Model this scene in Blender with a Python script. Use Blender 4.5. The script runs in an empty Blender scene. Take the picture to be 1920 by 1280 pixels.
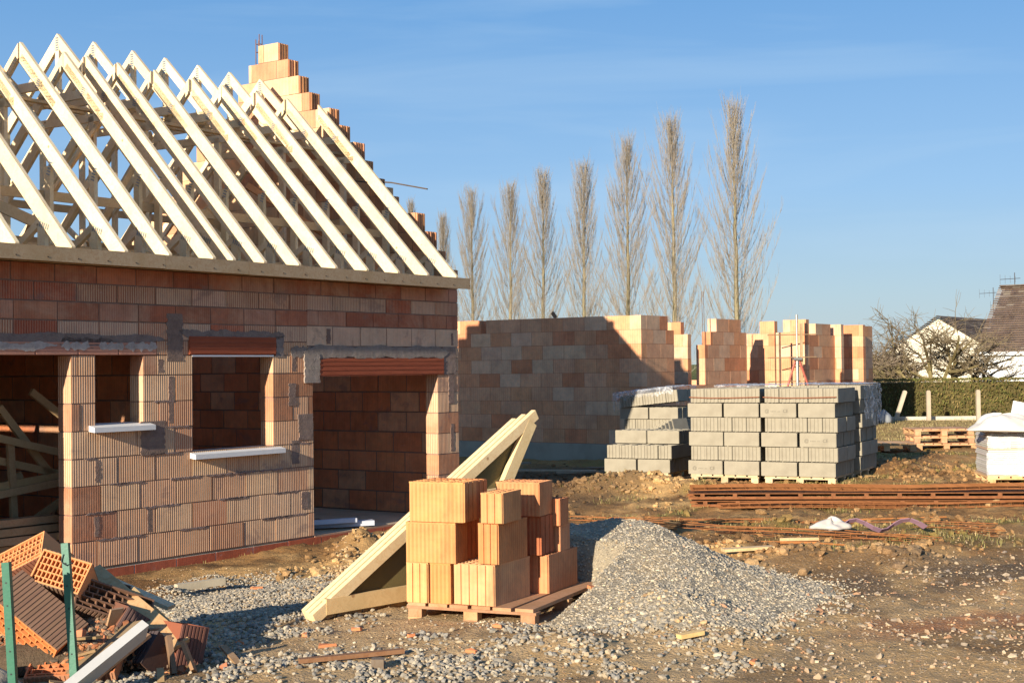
import bpy, math, random
import numpy as np
from mathutils import Vector, Matrix
# ------------------------------------------------------------------ camera, sky, sun, exposure
scene = bpy.context.scene
COL = scene.collection
CZ = 2.0
PITCH = math.atan(51 / 2686.0)
ROLL = math.radians(0.65)
cam = bpy.data.objects.new("camera", bpy.data.cameras.new("camera"))
COL.objects.link(cam)
cam.data.sensor_width = 36.0
cam.data.lens = 36.0 * 2686 / 1920
cam.data.clip_start = 0.1
cam.data.clip_end = 6000
cam.matrix_world = Matrix.Translation((0, 0, CZ)) @ Matrix.Rotation(math.pi / 2 + PITCH, 4, 'X') @ Matrix.Rotation(-ROLL, 4, 'Z')
scene.camera = cam

TH = math.radians(34.7)                      # the house front runs 34.7 deg to the right of the view
D1 = Vector((math.sin(TH), math.cos(TH), 0))
D2 = Vector((-math.cos(TH), math.sin(TH), 0))
HROT = math.pi / 2 - TH
SUN_EL = math.radians(15.4)
SUN_PHI = math.radians(6.0)
trav = (D1 * math.cos(SUN_PHI) + D2 * math.sin(SUN_PHI)) * math.cos(SUN_EL) - Vector((0, 0, math.sin(SUN_EL)))
sun = bpy.data.objects.new("sun", bpy.data.lights.new("sun", 'SUN'))
COL.objects.link(sun)
sun.data.energy = 5.0
sun.data.angle = math.radians(0.5)
sun.data.color = (1.0, 0.89, 0.72)
sun.rotation_euler = trav.to_track_quat('-Z', 'Y').to_euler()

world = bpy.data.worlds.new("World")
scene.world = world
world.use_nodes = True
nt = world.node_tree
nt.nodes.clear()
wo = nt.nodes.new('ShaderNodeOutputWorld')
bg = nt.nodes.new('ShaderNodeBackground')
sky = nt.nodes.new('ShaderNodeTexSky')
sky.sky_type = 'NISHITA'
sky.sun_disc = False
sky.sun_elevation = SUN_EL
sky.sun_rotation = math.atan2(-trav.x, -trav.y)
sky.altitude = 100
sky.air_density = 1.0
sky.dust_density = 0.6
sky.ozone_density = 2.2
bg.inputs['Strength'].default_value = 0.075
# faint high cirrus
geo = nt.nodes.new('ShaderNodeTexCoord')
mp = nt.nodes.new('ShaderNodeMapping')
mp.inputs['Scale'].default_value = (1.6, 3.0, 14.0)
mp.inputs['Rotation'].default_value = (0.25, 0.12, 0.3)
nz = nt.nodes.new('ShaderNodeTexNoise')
nz.inputs['Scale'].default_value = 1.7
nz.inputs['Detail'].default_value = 7
nz.inputs['Distortion'].default_value = 0.6
rp = nt.nodes.new('ShaderNodeMapRange')
rp.inputs['From Min'].default_value = 0.52
rp.inputs['From Max'].default_value = 0.9
rp.inputs['To Max'].default_value = 0.42
mx = nt.nodes.new('ShaderNodeMixRGB')
mx.inputs['Color2'].default_value = (3.6, 4.8, 6.0, 1)
tint = nt.nodes.new('ShaderNodeMixRGB')
tint.blend_type = 'MULTIPLY'
tint.inputs['Fac'].default_value = 1
tint.inputs['Color2'].default_value = (.86, .90, 1.0, 1)
nt.links.new(geo.outputs['Generated'], mp.inputs['Vector'])
nt.links.new(mp.outputs['Vector'], nz.inputs['Vector'])
nt.links.new(nz.outputs['Fac'], rp.inputs['Value'])
nt.links.new(rp.outputs['Result'], mx.inputs['Fac'])
nt.links.new(sky.outputs['Color'], tint.inputs['Color1'])
sep = nt.nodes.new('ShaderNodeSeparateXYZ')
nt.links.new(geo.outputs['Generated'], sep.inputs[0])
cr = nt.nodes.new('ShaderNodeValToRGB')
els = cr.color_ramp.elements
els[0].position = 0.0; els[0].color = (.50, .61, .68, 1)
els[1].position = 1.0; els[1].color = (.07, .23, .60, 1)
for p_, c_ in ((.05, (.42, .59, .74, 1)), (.12, (.30, .53, .84, 1)), (.25, (.155, .39, .76, 1))):
    e_ = els.new(p_); e_.color = c_
vm = nt.nodes.new('ShaderNodeVectorMath'); vm.operation = 'SCALE'; vm.inputs['Scale'].default_value = 6.5
nt.links.new(sep.outputs[2], cr.inputs[0]); nt.links.new(cr.outputs[0], vm.inputs[0])
ms_ = nt.nodes.new('ShaderNodeMixRGB'); ms_.inputs['Fac'].default_value = .8
nt.links.new(tint.outputs['Color'], ms_.inputs['Color1']); nt.links.new(vm.outputs[0], ms_.inputs['Color2'])
nt.links.new(ms_.outputs[0], mx.inputs['Color1'])
nt.links.new(mx.outputs['Color'], bg.inputs['Color'])
nt.links.new(bg.outputs['Background'], wo.inputs['Surface'])
scene.view_settings.view_transform = 'Standard'
scene.view_settings.look = 'None'
scene.view_settings.gamma = 1
scene.view_settings.exposure = 1.0
scene.cycles.max_bounces = 6
scene.cycles.transparent_max_bounces = 12

# ------------------------------------------------------------------ helpers
rnd = random.Random(7)
NR = np.random.default_rng(11)

def V3(*a):
    return Vector(a)

class MB:
    """collects faces; every face carries a colour and a ribbing amount"""
    def __init__(s):
        s.v, s.f, s.c = [], [], []
    def quad(s, pts, col):
        n = len(s.v)
        s.v.extend([tuple(p) for p in pts])
        s.f.append(tuple(range(n, n + len(pts))))
        s.c.append(col)
    def hexa(s, p, col, topcol=None):
        """p: 8 corners, bottom ring 0-3 then top ring 4-7, counter-clockwise from above"""
        n = len(s.v)
        s.v.extend([tuple(q) for q in p])
        fs = [(0, 3, 2, 1), (4, 5, 6, 7), (0, 1, 5, 4), (1, 2, 6, 5), (2, 3, 7, 6), (3, 0, 4, 7)]
        for i, f in enumerate(fs):
            s.f.append(tuple(n + k for k in f))
            s.c.append(topcol if (topcol and i == 1) else col)
    def box(s, x0, x1, y0, y1, z0, z1, col=(.5, .5, .5, 0), topcol=None):
        if x1 < x0: x0, x1 = x1, x0
        if y1 < y0: y0, y1 = y1, y0
        s.hexa([(x0, y0, z0), (x1, y0, z0), (x1, y1, z0), (x0, y1, z0), (x0, y0, z1), (x1, y0, z1), (x1, y1, z1), (x0, y1, z1)], col, topcol)
    def beam(s, p0, p1, w, h, up=(0, 0, 1), col=(.5, .5, .5, 0), ends=None):
        """w across, h along up"""
        p0, p1, up = Vector(p0), Vector(p1), Vector(up)
        d = (p1 - p0).normalized()
        side = d.cross(up)
        if side.length < 1e-4: side = d.cross(Vector((0, 1, 0)))
        side.normalize()
        u2 = side.cross(d).normalized()
        a, b = side * (w / 2), u2 * (h / 2)
        r = []
        for q in (p0, p1):
            r.append([q - a - b, q + a - b, q + a + b, q - a + b])
        n = len(s.v)
        s.v.extend([tuple(x) for x in r[0] + r[1]])
        for f in [(0, 1, 2, 3), (7, 6, 5, 4), (0, 4, 5, 1), (1, 5, 6, 2), (2, 6, 7, 3), (3, 7, 4, 0)]:
            s.f.append(tuple(n + k for k in f)); s.c.append(col)
    def tube(s, pts, rad, n=6, col=(.5, .5, .5, 0), cap=False):
        pts = [Vector(p) for p in pts]
        if not hasattr(rad, '__len__'): rad = [rad] * len(pts)
        base = len(s.v)
        ref = Vector((0, 0, 1))
        d0 = (pts[-1] - pts[0]).normalized()
        if abs(d0.z) > .9: ref = Vector((1, 0, 0))
        for i, p in enumerate(pts):
            d = (pts[min(i + 1, len(pts) - 1)] - pts[max(i - 1, 0)])
            d = d.normalized() if d.length > 1e-9 else d0
            a = d.cross(ref).normalized(); b = a.cross(d)
            for k in range(n):
                t = 2 * math.pi * k / n
                s.v.append(tuple(p + (a * math.cos(t) + b * math.sin(t)) * rad[i]))
        for i in range(len(pts) - 1):
            for k in range(n):
                q = base + i * n
                s.f.append((q + k, q + (k + 1) % n, q + n + (k + 1) % n, q + n + k)); s.c.append(col)
        if cap:
            s.f.append(tuple(base + k for k in range(n))); s.c.append(col)
            s.f.append(tuple(base + (len(pts) - 1) * n + n - 1 - k for k in range(n))); s.c.append(col)
    def prism(s, outline, y0, y1, col, axis='y'):
        """outline: (a,z) points, extruded along axis"""
        n = len(outline); b = len(s.v)
        mk = (lambda a, z, t: (a, t, z)) if axis == 'y' else ((lambda a, z, t: (t, a, z)) if axis == 'x' else (lambda a, z, t: (a, z, t)))
        for t in (y0, y1):
            for a, z in outline: s.v.append(mk(a, z, t))
        s.f.append(tuple(b + k for k in range(n))); s.c.append(col)
        s.f.append(tuple(b + n + n - 1 - k for k in range(n))); s.c.append(col)
        for k in range(n):
            s.f.append((b + k, b + n + k, b + n + (k + 1) % n, b + (k + 1) % n)); s.c.append(col)
    def xform(s, M, start=0):
        M = Matrix(M)
        s.v[start:] = [tuple(M @ Vector(p)) for p in s.v[start:]]
    def build(s, name, mat, parent=None, loc=None, rotz=0, smooth=False):
        me = bpy.data.meshes.new(name)
        me.from_pydata(s.v, [], s.f)
        at = me.attributes.new('col', 'FLOAT_COLOR', 'FACE')
        cc = np.array([(c + (0,))[:4] if len(c) < 4 else c[:4] for c in s.c], dtype=np.float32)
        if mat is not None and mat.name not in ('white_surface', 'painted_steel', 'galvanised_steel'): cc[:, 1] *= .95; cc[:, 2] *= .84
        if len(cc): at.data.foreach_set('color', cc.ravel())
        if mat: me.materials.append(mat)
        if smooth: me.shade_smooth()
        me.update()
        o = bpy.data.objects.new(name, me)
        COL.objects.link(o)
        if parent: o.parent = parent
        if loc is not None: o.location = loc
        if rotz: o.rotation_euler = (0, 0, rotz)
        return o

def np_mesh(name, verts, faces, mat, cols=None, smooth=False, domain='POINT'):
    me = bpy.data.meshes.new(name)
    nv, nf, k = len(verts), len(faces), faces.shape[1]
    me.vertices.add(nv); me.vertices.foreach_set('co', verts.astype(np.float32).ravel())
    me.loops.add(nf * k); me.loops.foreach_set('vertex_index', faces.astype(np.int32).ravel())
    me.polygons.add(nf)
    me.polygons.foreach_set('loop_start', np.arange(0, nf * k, k, dtype=np.int32))
    me.update(calc_edges=True)
    if cols is not None:
        at = me.attributes.new('col', 'FLOAT_COLOR', domain)
        cols = cols.astype(np.float32).copy(); cols[:, 1] *= .96; cols[:, 2] *= .85
        at.data.foreach_set('color', cols.ravel())
    me.materials.append(mat)
    me.shade_smooth() if smooth else me.shade_flat()
    o = bpy.data.objects.new(name, me)
    COL.objects.link(o)
    return o

def tag(o, label=None, cat=None, group=None, kind=None):
    if label: o['label'] = label
    if cat: o['category'] = cat
    if group: o['group'] = group
    if kind: o['kind'] = kind
    return o

def empty(name, loc=(0, 0, 0), rotz=0, label=None, cat=None, group=None, parent=None):
    o = bpy.data.objects.new(name, None)
    COL.objects.link(o)
    o.location = loc; o.rotation_euler = (0, 0, rotz)
    if parent: o.parent = parent
    return tag(o, label, cat, group)

def dup(root):
    r = root.copy(); COL.objects.link(r)
    for ch in list(root.children):
        c = ch.copy(); COL.objects.link(c); c.parent = r
        for g in ch.children:
            d = g.copy(); COL.objects.link(d); d.parent = c
    return r

def jit(c, a=.1, r=rnd):
    k = 1 + r.uniform(-a, a)
    return (c[0] * k, c[1] * k * (1 + r.uniform(-a, a) * .25), c[2] * k * (1 + r.uniform(-a, a) * .3), c[3] if len(c) > 3 else 0)

# perlin noise, vectorised
_P = np.random.default_rng(3).permutation(256)
_P = np.concatenate([_P, _P, _P])
_G = np.random.default_rng(4).normal(size=(256, 2)); _G /= np.linalg.norm(_G, axis=1)[:, None]
def perlin(x, y):
    xi = np.floor(x).astype(int); yi = np.floor(y).astype(int)
    xf, yf = x - xi, y - yi
    u = xf * xf * xf * (xf * (xf * 6 - 15) + 10); v = yf * yf * yf * (yf * (yf * 6 - 15) + 10)
    def g(i, j, dx, dy):
        h = _P[(_P[(xi + i) & 255] + (yi + j)) & 255]
        return _G[h, 0] * dx + _G[h, 1] * dy
    a = g(0, 0, xf, yf); b = g(1, 0, xf - 1, yf); c = g(0, 1, xf, yf - 1); d = g(1, 1, xf - 1, yf - 1)
    return (a * (1 - u) + b * u) * (1 - v) + (c * (1 - u) + d * u) * v
def fbm(x, y, f, o=4, ox=0., gain=.5):
    s = 0; a = 1
    for i in range(o):
        s = s + a * perlin(x * f + 17.3 * i + ox, y * f - 9.1 * i + ox); f *= 2.03; a *= gain
    return s
def sm(x, a, b):
    t = np.clip((x - a) / (b - a), 0, 1); return t * t * (3 - 2 * t)

# ------------------------------------------------------------------ materials
def newmat(name):
    m = bpy.data.materials.new(name); m.use_nodes = True
    t = m.node_tree; t.nodes.clear()
    return m, t
def N(t, k, **kw):
    n = t.nodes.new(k)
    for a, b in kw.items():
        if a.startswith('i_'):
            n.inputs[a[2:].replace('_', ' ')].default_value = b
        else: setattr(n, a, b)
    return n
def surf(t, col, rough=.85, bump=None, spec=.25, metal=0):
    p = t.nodes.new('ShaderNodeBsdfPrincipled'); o = t.nodes.new('ShaderNodeOutputMaterial')
    if isinstance(rough, (int, float)): p.inputs['Roughness'].default_value = rough
    else: t.links.new(rough, p.inputs['Roughness'])
    p.inputs['Specular IOR Level'].default_value = spec
    p.inputs['Metallic'].default_value = metal
    if isinstance(col, tuple): p.inputs['Base Color'].default_value = col
    else: t.links.new(col, p.inputs['Base Color'])
    if bump is not None: t.links.new(bump, p.inputs['Normal'])
    t.links.new(p.outputs[0], o.inputs[0])
    return p
def math_(t, op, a, b=None, clamp=False):
    n = t.nodes.new('ShaderNodeMath'); n.operation = op; n.use_clamp = clamp
    for i, x in enumerate((a, b)):
        if x is None: continue
        if isinstance(x, (int, float)): n.inputs[i].default_value = x
        else: t.links.new(x, n.inputs[i])
    return n.outputs[0]
def mix(t, f, a, b, mode='MIX'):
    n = t.nodes.new('ShaderNodeMixRGB'); n.blend_type = mode
    for k, x in zip(('Fac', 'Color1', 'Color2'), (f, a, b)):
        if isinstance(x, (int, float)): n.inputs[k].default_value = x
        elif isinstance(x, tuple): n.inputs[k].default_value = x if len(x) == 4 else x + (1,)
        else: t.links.new(x, n.inputs[k])
    return n.outputs[0]
def noise(t, vec, scale, detail=4, rough=.55, dist=0):
    n = t.nodes.new('ShaderNodeTexNoise')
    n.inputs['Scale'].default_value = scale; n.inputs['Detail'].default_value = detail
    n.inputs['Roughness'].default_value = rough; n.inputs['Distortion'].default_value = dist
    if vec is not None: t.links.new(vec, n.inputs['Vector'])
    return n.outputs['Fac']
def ramp(t, x, a, b, lo=0., hi=1.):
    n = t.nodes.new('ShaderNodeMapRange'); n.interpolation_type = 'SMOOTHSTEP'
    n.inputs['From Min'].default_value = a; n.inputs['From Max'].default_value = b
    n.inputs['To Min'].default_value = lo; n.inputs['To Max'].default_value = hi
    t.links.new(x, n.inputs['Value']); return n.outputs[0]
def bump(t, h, strength, dist, prev=None):
    n = t.nodes.new('ShaderNodeBump'); n.inputs['Strength'].default_value = strength; n.inputs['Distance'].default_value = dist
    t.links.new(h, n.inputs['Height'])
    if prev is not None: t.links.new(prev, n.inputs['Normal'])
    return n.outputs[0]
def objco(t, scale=(1, 1, 1)):
    c = t.nodes.new('ShaderNodeTexCoord'); m = t.nodes.new('ShaderNodeMapping')
    m.inputs['Scale'].default_value = scale
    t.links.new(c.outputs['Object'], m.inputs['Vector']); return m.outputs[0]
def attr(t):
    a = t.nodes.new('ShaderNodeAttribute'); a.attribute_name = 'col'; return a

def mat_brick(name, pitch=.029, mortar=(.17, .12, .115), smear=.5, dust=(.62, .5, .42), dusting=.45, coords='h', ribdepth=.0045, var=1.0, ridgek=.6, stain=.0):
    m, t = newmat(name)
    a = attr(t); co = objco(t)
    sx = t.nodes.new('ShaderNodeSeparateXYZ'); t.links.new(co, sx.inputs[0])
    s = math_(t, 'ADD', sx.outputs[0], sx.outputs[1])
    w = math_(t, 'SINE', math_(t, 'MULTIPLY', s, 2 * math.pi / pitch))
    w01 = math_(t, 'MULTIPLY_ADD', w, .5); w01.node.inputs[2].default_value = .5
    rib = math_(t, 'MULTIPLY', w01, a.outputs['Alpha'])
    n1 = noise(t, co, 3.1, 6, .65); n2 = noise(t, co, 14, 5, .6); n3 = noise(t, co, 90, 3, .6)
    st = objco(t, (60, 60, 2.2)); ns = noise(t, st, 1.0, 2, .5)
    col = mix(t, ramp(t, n2, .3, .75, 0, .65 * var), a.outputs['Color'], mix(t, 1, a.outputs['Color'], (1.35, 1.15, 1.0), 'MULTIPLY'))
    col = mix(t, ramp(t, n1, .35, .7, 0, .55 * var), col, mix(t, 1, a.outputs['Color'], (.62, .55, .55), 'MULTIPLY'))
    col = mix(t, ramp(t, ns, .45, .8, 0, .28), col, mix(t, 1, col, (.6, .5, .48), 'MULTIPLY'))
    nA = noise(t, objco(t, (1, 1, .8)), 1.1, 7, .7, .6); nB = noise(t, objco(t, (2.2, 2.2, .5)), 2.4, 6, .7, .2)
    col = mix(t, ramp(t, nA, .45, .72, 0, stain), col, mix(t, 1, dust, (.86, .82, .80), 'MULTIPLY'))
    col = mix(t, ramp(t, nB, .50, .72, 0, stain * 1.1), col, mix(t, 1, col, (.50, .36, .33), 'MULTIPLY'))
    col = mix(t, math_(t, 'MULTIPLY', rib, dusting), col, dust)
    ridge = math_(t, 'MULTIPLY', a.outputs['Alpha'], math_(t, 'SUBTRACT', 1.0, w01))
    col = mix(t, math_(t, 'MULTIPLY', ridge, ridgek), col, mix(t, 1, col, (.62, .40, .34), 'MULTIPLY'))
    if smear > 0:
        ms = ramp(t, noise(t, objco(t, (1, 1, 1.6)), 1.9, 8, .7, .3), .60 - .08 * smear, .66, 0, .85 * smear)
        col = mix(t, ms, col, mortar)
        wh = ramp(t, noise(t, objco(t, (1, 1, 2.2)), 4.3, 9, .75, .4), .62, .72, 0, .55 * smear)
        col = mix(t, wh, col, (.5, .47, .47))
    b = bump(t, rib, .9, ribdepth)
    b = bump(t, n3, .35, .003, b)
    b = bump(t, n2, .4, .006, b)
    surf(t, col, .9, b, .15)
    return m
def mat_simple(name, base=None, var=.25, scale=8, rough=.85, bumpd=.004, spec=.2, metal=0, fine=60, dark=(.55, .52, .5), stretch=(1, 1, 1), use_attr=True):
    m, t = newmat(name)
    co = objco(t, stretch)
    c = attr(t).outputs['Color'] if use_attr else None
    if base is not None and not use_attr:
        r = t.nodes.new('ShaderNodeRGB'); r.outputs[0].default_value = base + (1,); c = r.outputs[0]
    n1 = noise(t, co, scale, 6, .6); n2 = noise(t, co, fine, 3, .6)
    col = mix(t, ramp(t, n1, .35, .75, 0, var * 2), c, mix(t, 1, c, dark, 'MULTIPLY'))
    col = mix(t, ramp(t, n2, .35, .75, 0, var), col, mix(t, 1, c, (1.3, 1.3, 1.3), 'MULTIPLY'))
    b = bump(t, n2, .5, bumpd)
    b = bump(t, n1, .4, bumpd * 2, b)
    surf(t, col, rough, b, spec, metal)
    return m
def mat_wood(name, grain=.35, knots=True, rough=.7):
    """grain runs along whichever axis is stretched by the generated coordinate noise; colour from faces"""
    m, t = newmat(name)
    c = attr(t).outputs['Color']
    co = objco(t, (1, 1, 1))
    n0 = noise(t, objco(t, (3, 3, 3)), 1.3, 3, .5)
    n1 = noise(t, objco(t, (9, 9, 9)), 2.2, 6, .65, 1.5)
    n2 = noise(t, objco(t, (60, 60, 60)), 1.0, 3, .6, 2.0)
    col = mix(t, ramp(t, n1, .4, .7, 0, grain), c, mix(t, 1, c, (.72, .55, .40), 'MULTIPLY'))
    col = mix(t, ramp(t, n0, .45, .7, 0, grain), col, mix(t, 1, c, (.8, .74, .62), 'MULTIPLY'))
    col = mix(t, ramp(t, n2, .5, .75, 0, .25), col, mix(t, 1, c, (.6, .5, .4), 'MULTIPLY'))
    if knots:
        v = t.nodes.new('ShaderNodeTexVoronoi'); v.inputs['Scale'].default_value = 3.1
        t.links.new(co, v.inputs['Vector'])
        k = ramp(t, v.outputs['Distance'], .035, .06, 1, 0)
        col = mix(t, math_(t, 'MULTIPLY', k, .7), col, (.25, .12, .05))
    surf(t, col, rough, bump(t, n2, .3, .002), .2)
    return m

M_FACE = mat_brick('ribbed_clay', smear=.6, dusting=.62, dust=(.68, .50, .34), mortar=(.22, .145, .12), ridgek=.42, stain=.5)
M_INNER = mat_brick('dark_clay', smear=.45, dusting=.15, dust=(.35, .22, .17), ribdepth=.002)
M_GABLE = mat_brick('gable_clay', smear=.12, dusting=.25)
M_FAR = mat_brick('pale_clay', pitch=.05, smear=.0, dusting=.22, ribdepth=.0015, dust=(.62, .44, .29), ridgek=.25, stain=.15)
M_NEWBRICK = mat_brick('new_clay', pitch=.03, smear=.0, dusting=.16, dust=(.52, .32, .15), ribdepth=.002, var=1.2, ridgek=.3, stain=.28)
M_MORTAR = mat_simple('mortar', var=.35, scale=9, fine=70, bumpd=.01)
M_LINTEL = mat_simple('clay_lintel', var=.3, scale=5, fine=30, stretch=(.6, .6, 9), bumpd=.004)
M_CONC = mat_simple('concrete', var=.25, scale=3, fine=120, bumpd=.003)
M_BLOCK = mat_simple('concrete_block', var=.2, scale=5, fine=180, bumpd=.0025)
M_WOOD = mat_wood('new_timber')
M_OLDWOOD = mat_wood('weathered_timber', .6)
M_WHITE = mat_simple('white_surface', var=.08, scale=3, fine=20, rough=.5, bumpd=.001)
M_STEEL = mat_simple('galvanised_steel', var=.2, scale=20, fine=90, rough=.45, metal=.7, bumpd=.001)
M_RUST = mat_simple('rusty_steel', var=.45, scale=14, fine=120, rough=.9, bumpd=.004)
M_PAINT = mat_simple('painted_steel', var=.15, scale=12, fine=70, rough=.45, bumpd=.001, spec=.4)
M_STONE = mat_simple('stone', var=.3, scale=20, fine=150, bumpd=.003)
M_BARK = mat_simple('bark', var=.4, scale=6, fine=40, bumpd=.01)
M_ROOF = mat_simple('roof_tiles', var=.5, scale=1.2, fine=4, bumpd=.02, dark=(.5, .45, .42))
M_LEAF = mat_simple('leafage', var=.4, scale=3, fine=25, bumpd=.004)
M_PLAIN = mat_simple('plain', var=.12, scale=4, fine=60, bumpd=.002)

m, t = newmat('plastic_film')
gl = N(t, 'ShaderNodeBsdfPrincipled'); gl.inputs['Base Color'].default_value = (.78, .80, .84, 1); gl.inputs['Roughness'].default_value = .22
gl.inputs['Specular IOR Level'].default_value = .8
tr = N(t, 'ShaderNodeBsdfTransparent'); ms = N(t, 'ShaderNodeMixShader'); oo = N(t, 'ShaderNodeOutputMaterial')
nn = noise(t, objco(t, (1, 1, 1)), 7, 6, .7, 1.0)
t.links.new(ramp(t, nn, .42, .72, .10, .55), ms.inputs[0]); t.links.new(tr.outputs[0], ms.inputs[1]); t.links.new(gl.outputs[0], ms.inputs[2])
t.links.new(bump(t, nn, 1.0, .03), gl.inputs['Normal'])
t.links.new(ms.outputs[0], oo.inputs[0])
M_FILM = m

# ground material: colour per vertex plus fine grain
m, t = newmat('ground')
a = attr(t); co = objco(t)
n1 = noise(t, co, 6, 8, .7); n2 = noise(t, co, 45, 5, .7); n3 = noise(t, co, 160, 3, .6)
c = a.outputs['Color']
col = mix(t, ramp(t, n1, .35, .7, 0, .55), c, mix(t, 1, c, (.58, .52, .48), 'MULTIPLY'))
col = mix(t, ramp(t, n2, .42, .68, 0, .6), col, mix(t, 1, c, (1.5, 1.45, 1.4), 'MULTIPLY'))
col = mix(t, ramp(t, n3, .5, .7, 0, .5), col, mix(t, 1, c, (.5, .47, .45), 'MULTIPLY'))
vz = N(t, 'ShaderNodeTexVoronoi'); vz.inputs['Scale'].default_value = 38; t.links.new(co, vz.inputs['Vector'])
peb = ramp(t, vz.outputs['Distance'], .1, .5, 1, 0)
near = math_(t, 'MULTIPLY', peb, a.outputs['Alpha'])
col = mix(t, math_(t, 'MULTIPLY', near, .45), col, (.42, .34, .25))
b = bump(t, n1, .8, .03); b = bump(t, n2, .9, .02, b); b = bump(t, near, .6, .015, b); b = bump(t, n3, .6, .006, b)
surf(t, col, .95, b, .12)
M_GROUND = m

# ------------------------------------------------------------------ where things are
O = Vector((-3.411, 15.30, 0))                   # origin of the near house frame (u along D1, v along D2)
def H(u, v, w=0): return O + D1 * u + D2 * v + Vector((0, 0, w))
def to_uv(x, y):
    dx, dy = x - O.x, y - O.y
    return dx * D1.x + dy * D1.y, dx * D2.x + dy * D2.y
FC = Vector((2.44, 27.05, .54))                 # far house corner
def FH(s, q, w=0): return FC + D1 * s + D2 * q + Vector((0, 0, w))

ANCH = np.array([(-.02, 7.8, .30), (-2.25, 7.9, .30), (2.64, 7.65, .30), (0, 3, .30), (-4, 5, .3), (4, 5, .3), (-.4, 9.8, .34), (.4, 10.3, .36), (-1.4, 9.7, .33),
    (-.5, 11.0, .30), (-1.6, 11.2, .2), (-2.8, 13.3, .06), (-3.2, 12.7, .06), (-2.1, 14., .07), (-1.3, 15.6, .09), (-.9, 17.2, .12), (-3.3, 10.8, .16), (-4.5, 11, .02), (-6, 9, .1),
    (-1.9, 9.2, .30), (-3, 8.6, .30), (-1.0, 13.6, .2), (-.3, 19.5, .16), (.2, 22, .22), (1.3, 26, .24), (-.7, 28, .2), (.65, 14.6, .42), (1.0, 20., .36),
    (.3, 17, .25), (2.1, 16.8, .31), (5.7, 16.6, .31), (3.3, 16.9, .30), (4.5, 16.9, .30), (6.8, 16.8, .31), (4.6, 13.5, .43), (2, 10.2, .38), (3.7, 11.4, .41), (4.4, 12.7, .42), (3.4, 19.3, .41), (1.8, 21, .31), (5, 20.5, .42),
    (6.1, 18.4, .46), (8, 25, .5), (6.8, 25, .5), (7, 13, .42), (8, 18, .45), (3, 8.5, .33), (10, 35, .5), (20, 30, .5), (20, 15, .45), (-10, 20, .1), (-10, 40, .3), (0, 45, .4), (10, 50, .5), (30, 60, .5), (-40, 60, .3)])
MOUNDS = [(-2.75, 13.05, .22, .09), (-2.2, 13.55, .3, .06), (-1.75, 14.4, .25, .05), (1.45, 19.5, .55, .16), (1.05, 19.2, .35, .1), (1.9, 19.3, .45, .11), (2.35, 18.9, .35, .09), (-1.62, 15.1, .24, .24), (-1.36, 15.5, .18, .15), (3.3, 18.3, .4, .07),
    (2.4, 11.9, .42, .12), (3.05, 11.6, .32, .11), (3.5, 12.1, .3, .09), (2.0, 12.7, .3, .08), (2.7, 14.6, .25, .08), (5.6, 21.2, .6, .12), (4.2, 15.1, .35, .12), (6.3, 20., .7, .08), (-2.95, 12.1, .2, .1), (4.6, 22.5, .5, .15),
    (1.2, 8.75, .3, .06), (1.0, 9.3, .3, .12), (-.1, 8.9, .5, .05), (.35, 8.55, .25, .08)]
def gh(x, y, fine=True):
    x = np.asarray(x, float); y = np.asarray(y, float); shp = x.shape; x = x.ravel(); y = y.ravel()
    num = np.zeros_like(x); den = np.zeros_like(x)
    for ax, ay, az in ANCH:
        w = 1.0 / ((x - ax) ** 2 + (y - ay) ** 2 + .35) ** 2
        num += w * az; den += w
    z = num / den
    for mx_, my_, r, h in MOUNDS:
        z += h * np.exp(-((x - mx_) ** 2 + (y - my_) ** 2) / (r * r))
    d = y
    rough = .35 + .65 * sm(y, 12.5, 16) * (1 - sm(y, 27, 40))
    z += .055 * rough * fbm(x, y, .8, 3) + .03 * rough * fbm(x, y, 3.0, 3, 5.)
    if fine:
        k = (1 - sm(y, 24, 34))
        z += k * (.018 * fbm(x, y, 7, 3, 9.) * (.5 + rough) + .022 * rough * np.abs(fbm(x, y, 14, 2, 3.)))
    far = np.sqrt(x * x + y * y)
    u_, v_ = to_uv(x, y); kk = sm(v_, -.75, -.22) * (1 - sm(v_, .5, .8)) * (1 - sm(u_, 4.6, 5.3)) * sm(u_, -8, -7)
    z = z * (1 - kk) + kk * (-.055 + .35 * (z - .05).clip(-.05, .05))
    z += np.where(far > 60, (far - 60) * .0024, 0)
    for off, wd_ in ((0, .13), (.55, .13), (1.15, .10)):
        dr = (y - 9.3 - off) - .48 * (x - 1.6) - .08 * np.sin(x * 1.3)
        z += (-.035 * np.exp(-(dr / wd_) ** 2) + .018 * np.exp(-((np.abs(dr) - wd_ * 1.7) / (wd_ * .8)) ** 2)) * sm(x, 1.5, 2.3) * (.6 + .8 * fbm(x, y, 1.7, 2, 6.))
    # under the slabs
    dx, dy = x - O.x, y - O.y
    u = dx * D1.x + dy * D1.y; v = dx * D2.x + dy * D2.y
    inh = sm(v, -.18, -.02) * (1 - sm(v, 6.8, 7.2)) * sm(u, -7.2, -6.8) * (1 - sm(u, 4.75, 4.9))
    z = z * (1 - inh) + np.minimum(z, -.02) * inh
    return z.reshape(shp)
def g1(x, y): return float(gh(np.array([x]), np.array([y]), False)[0])
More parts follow.
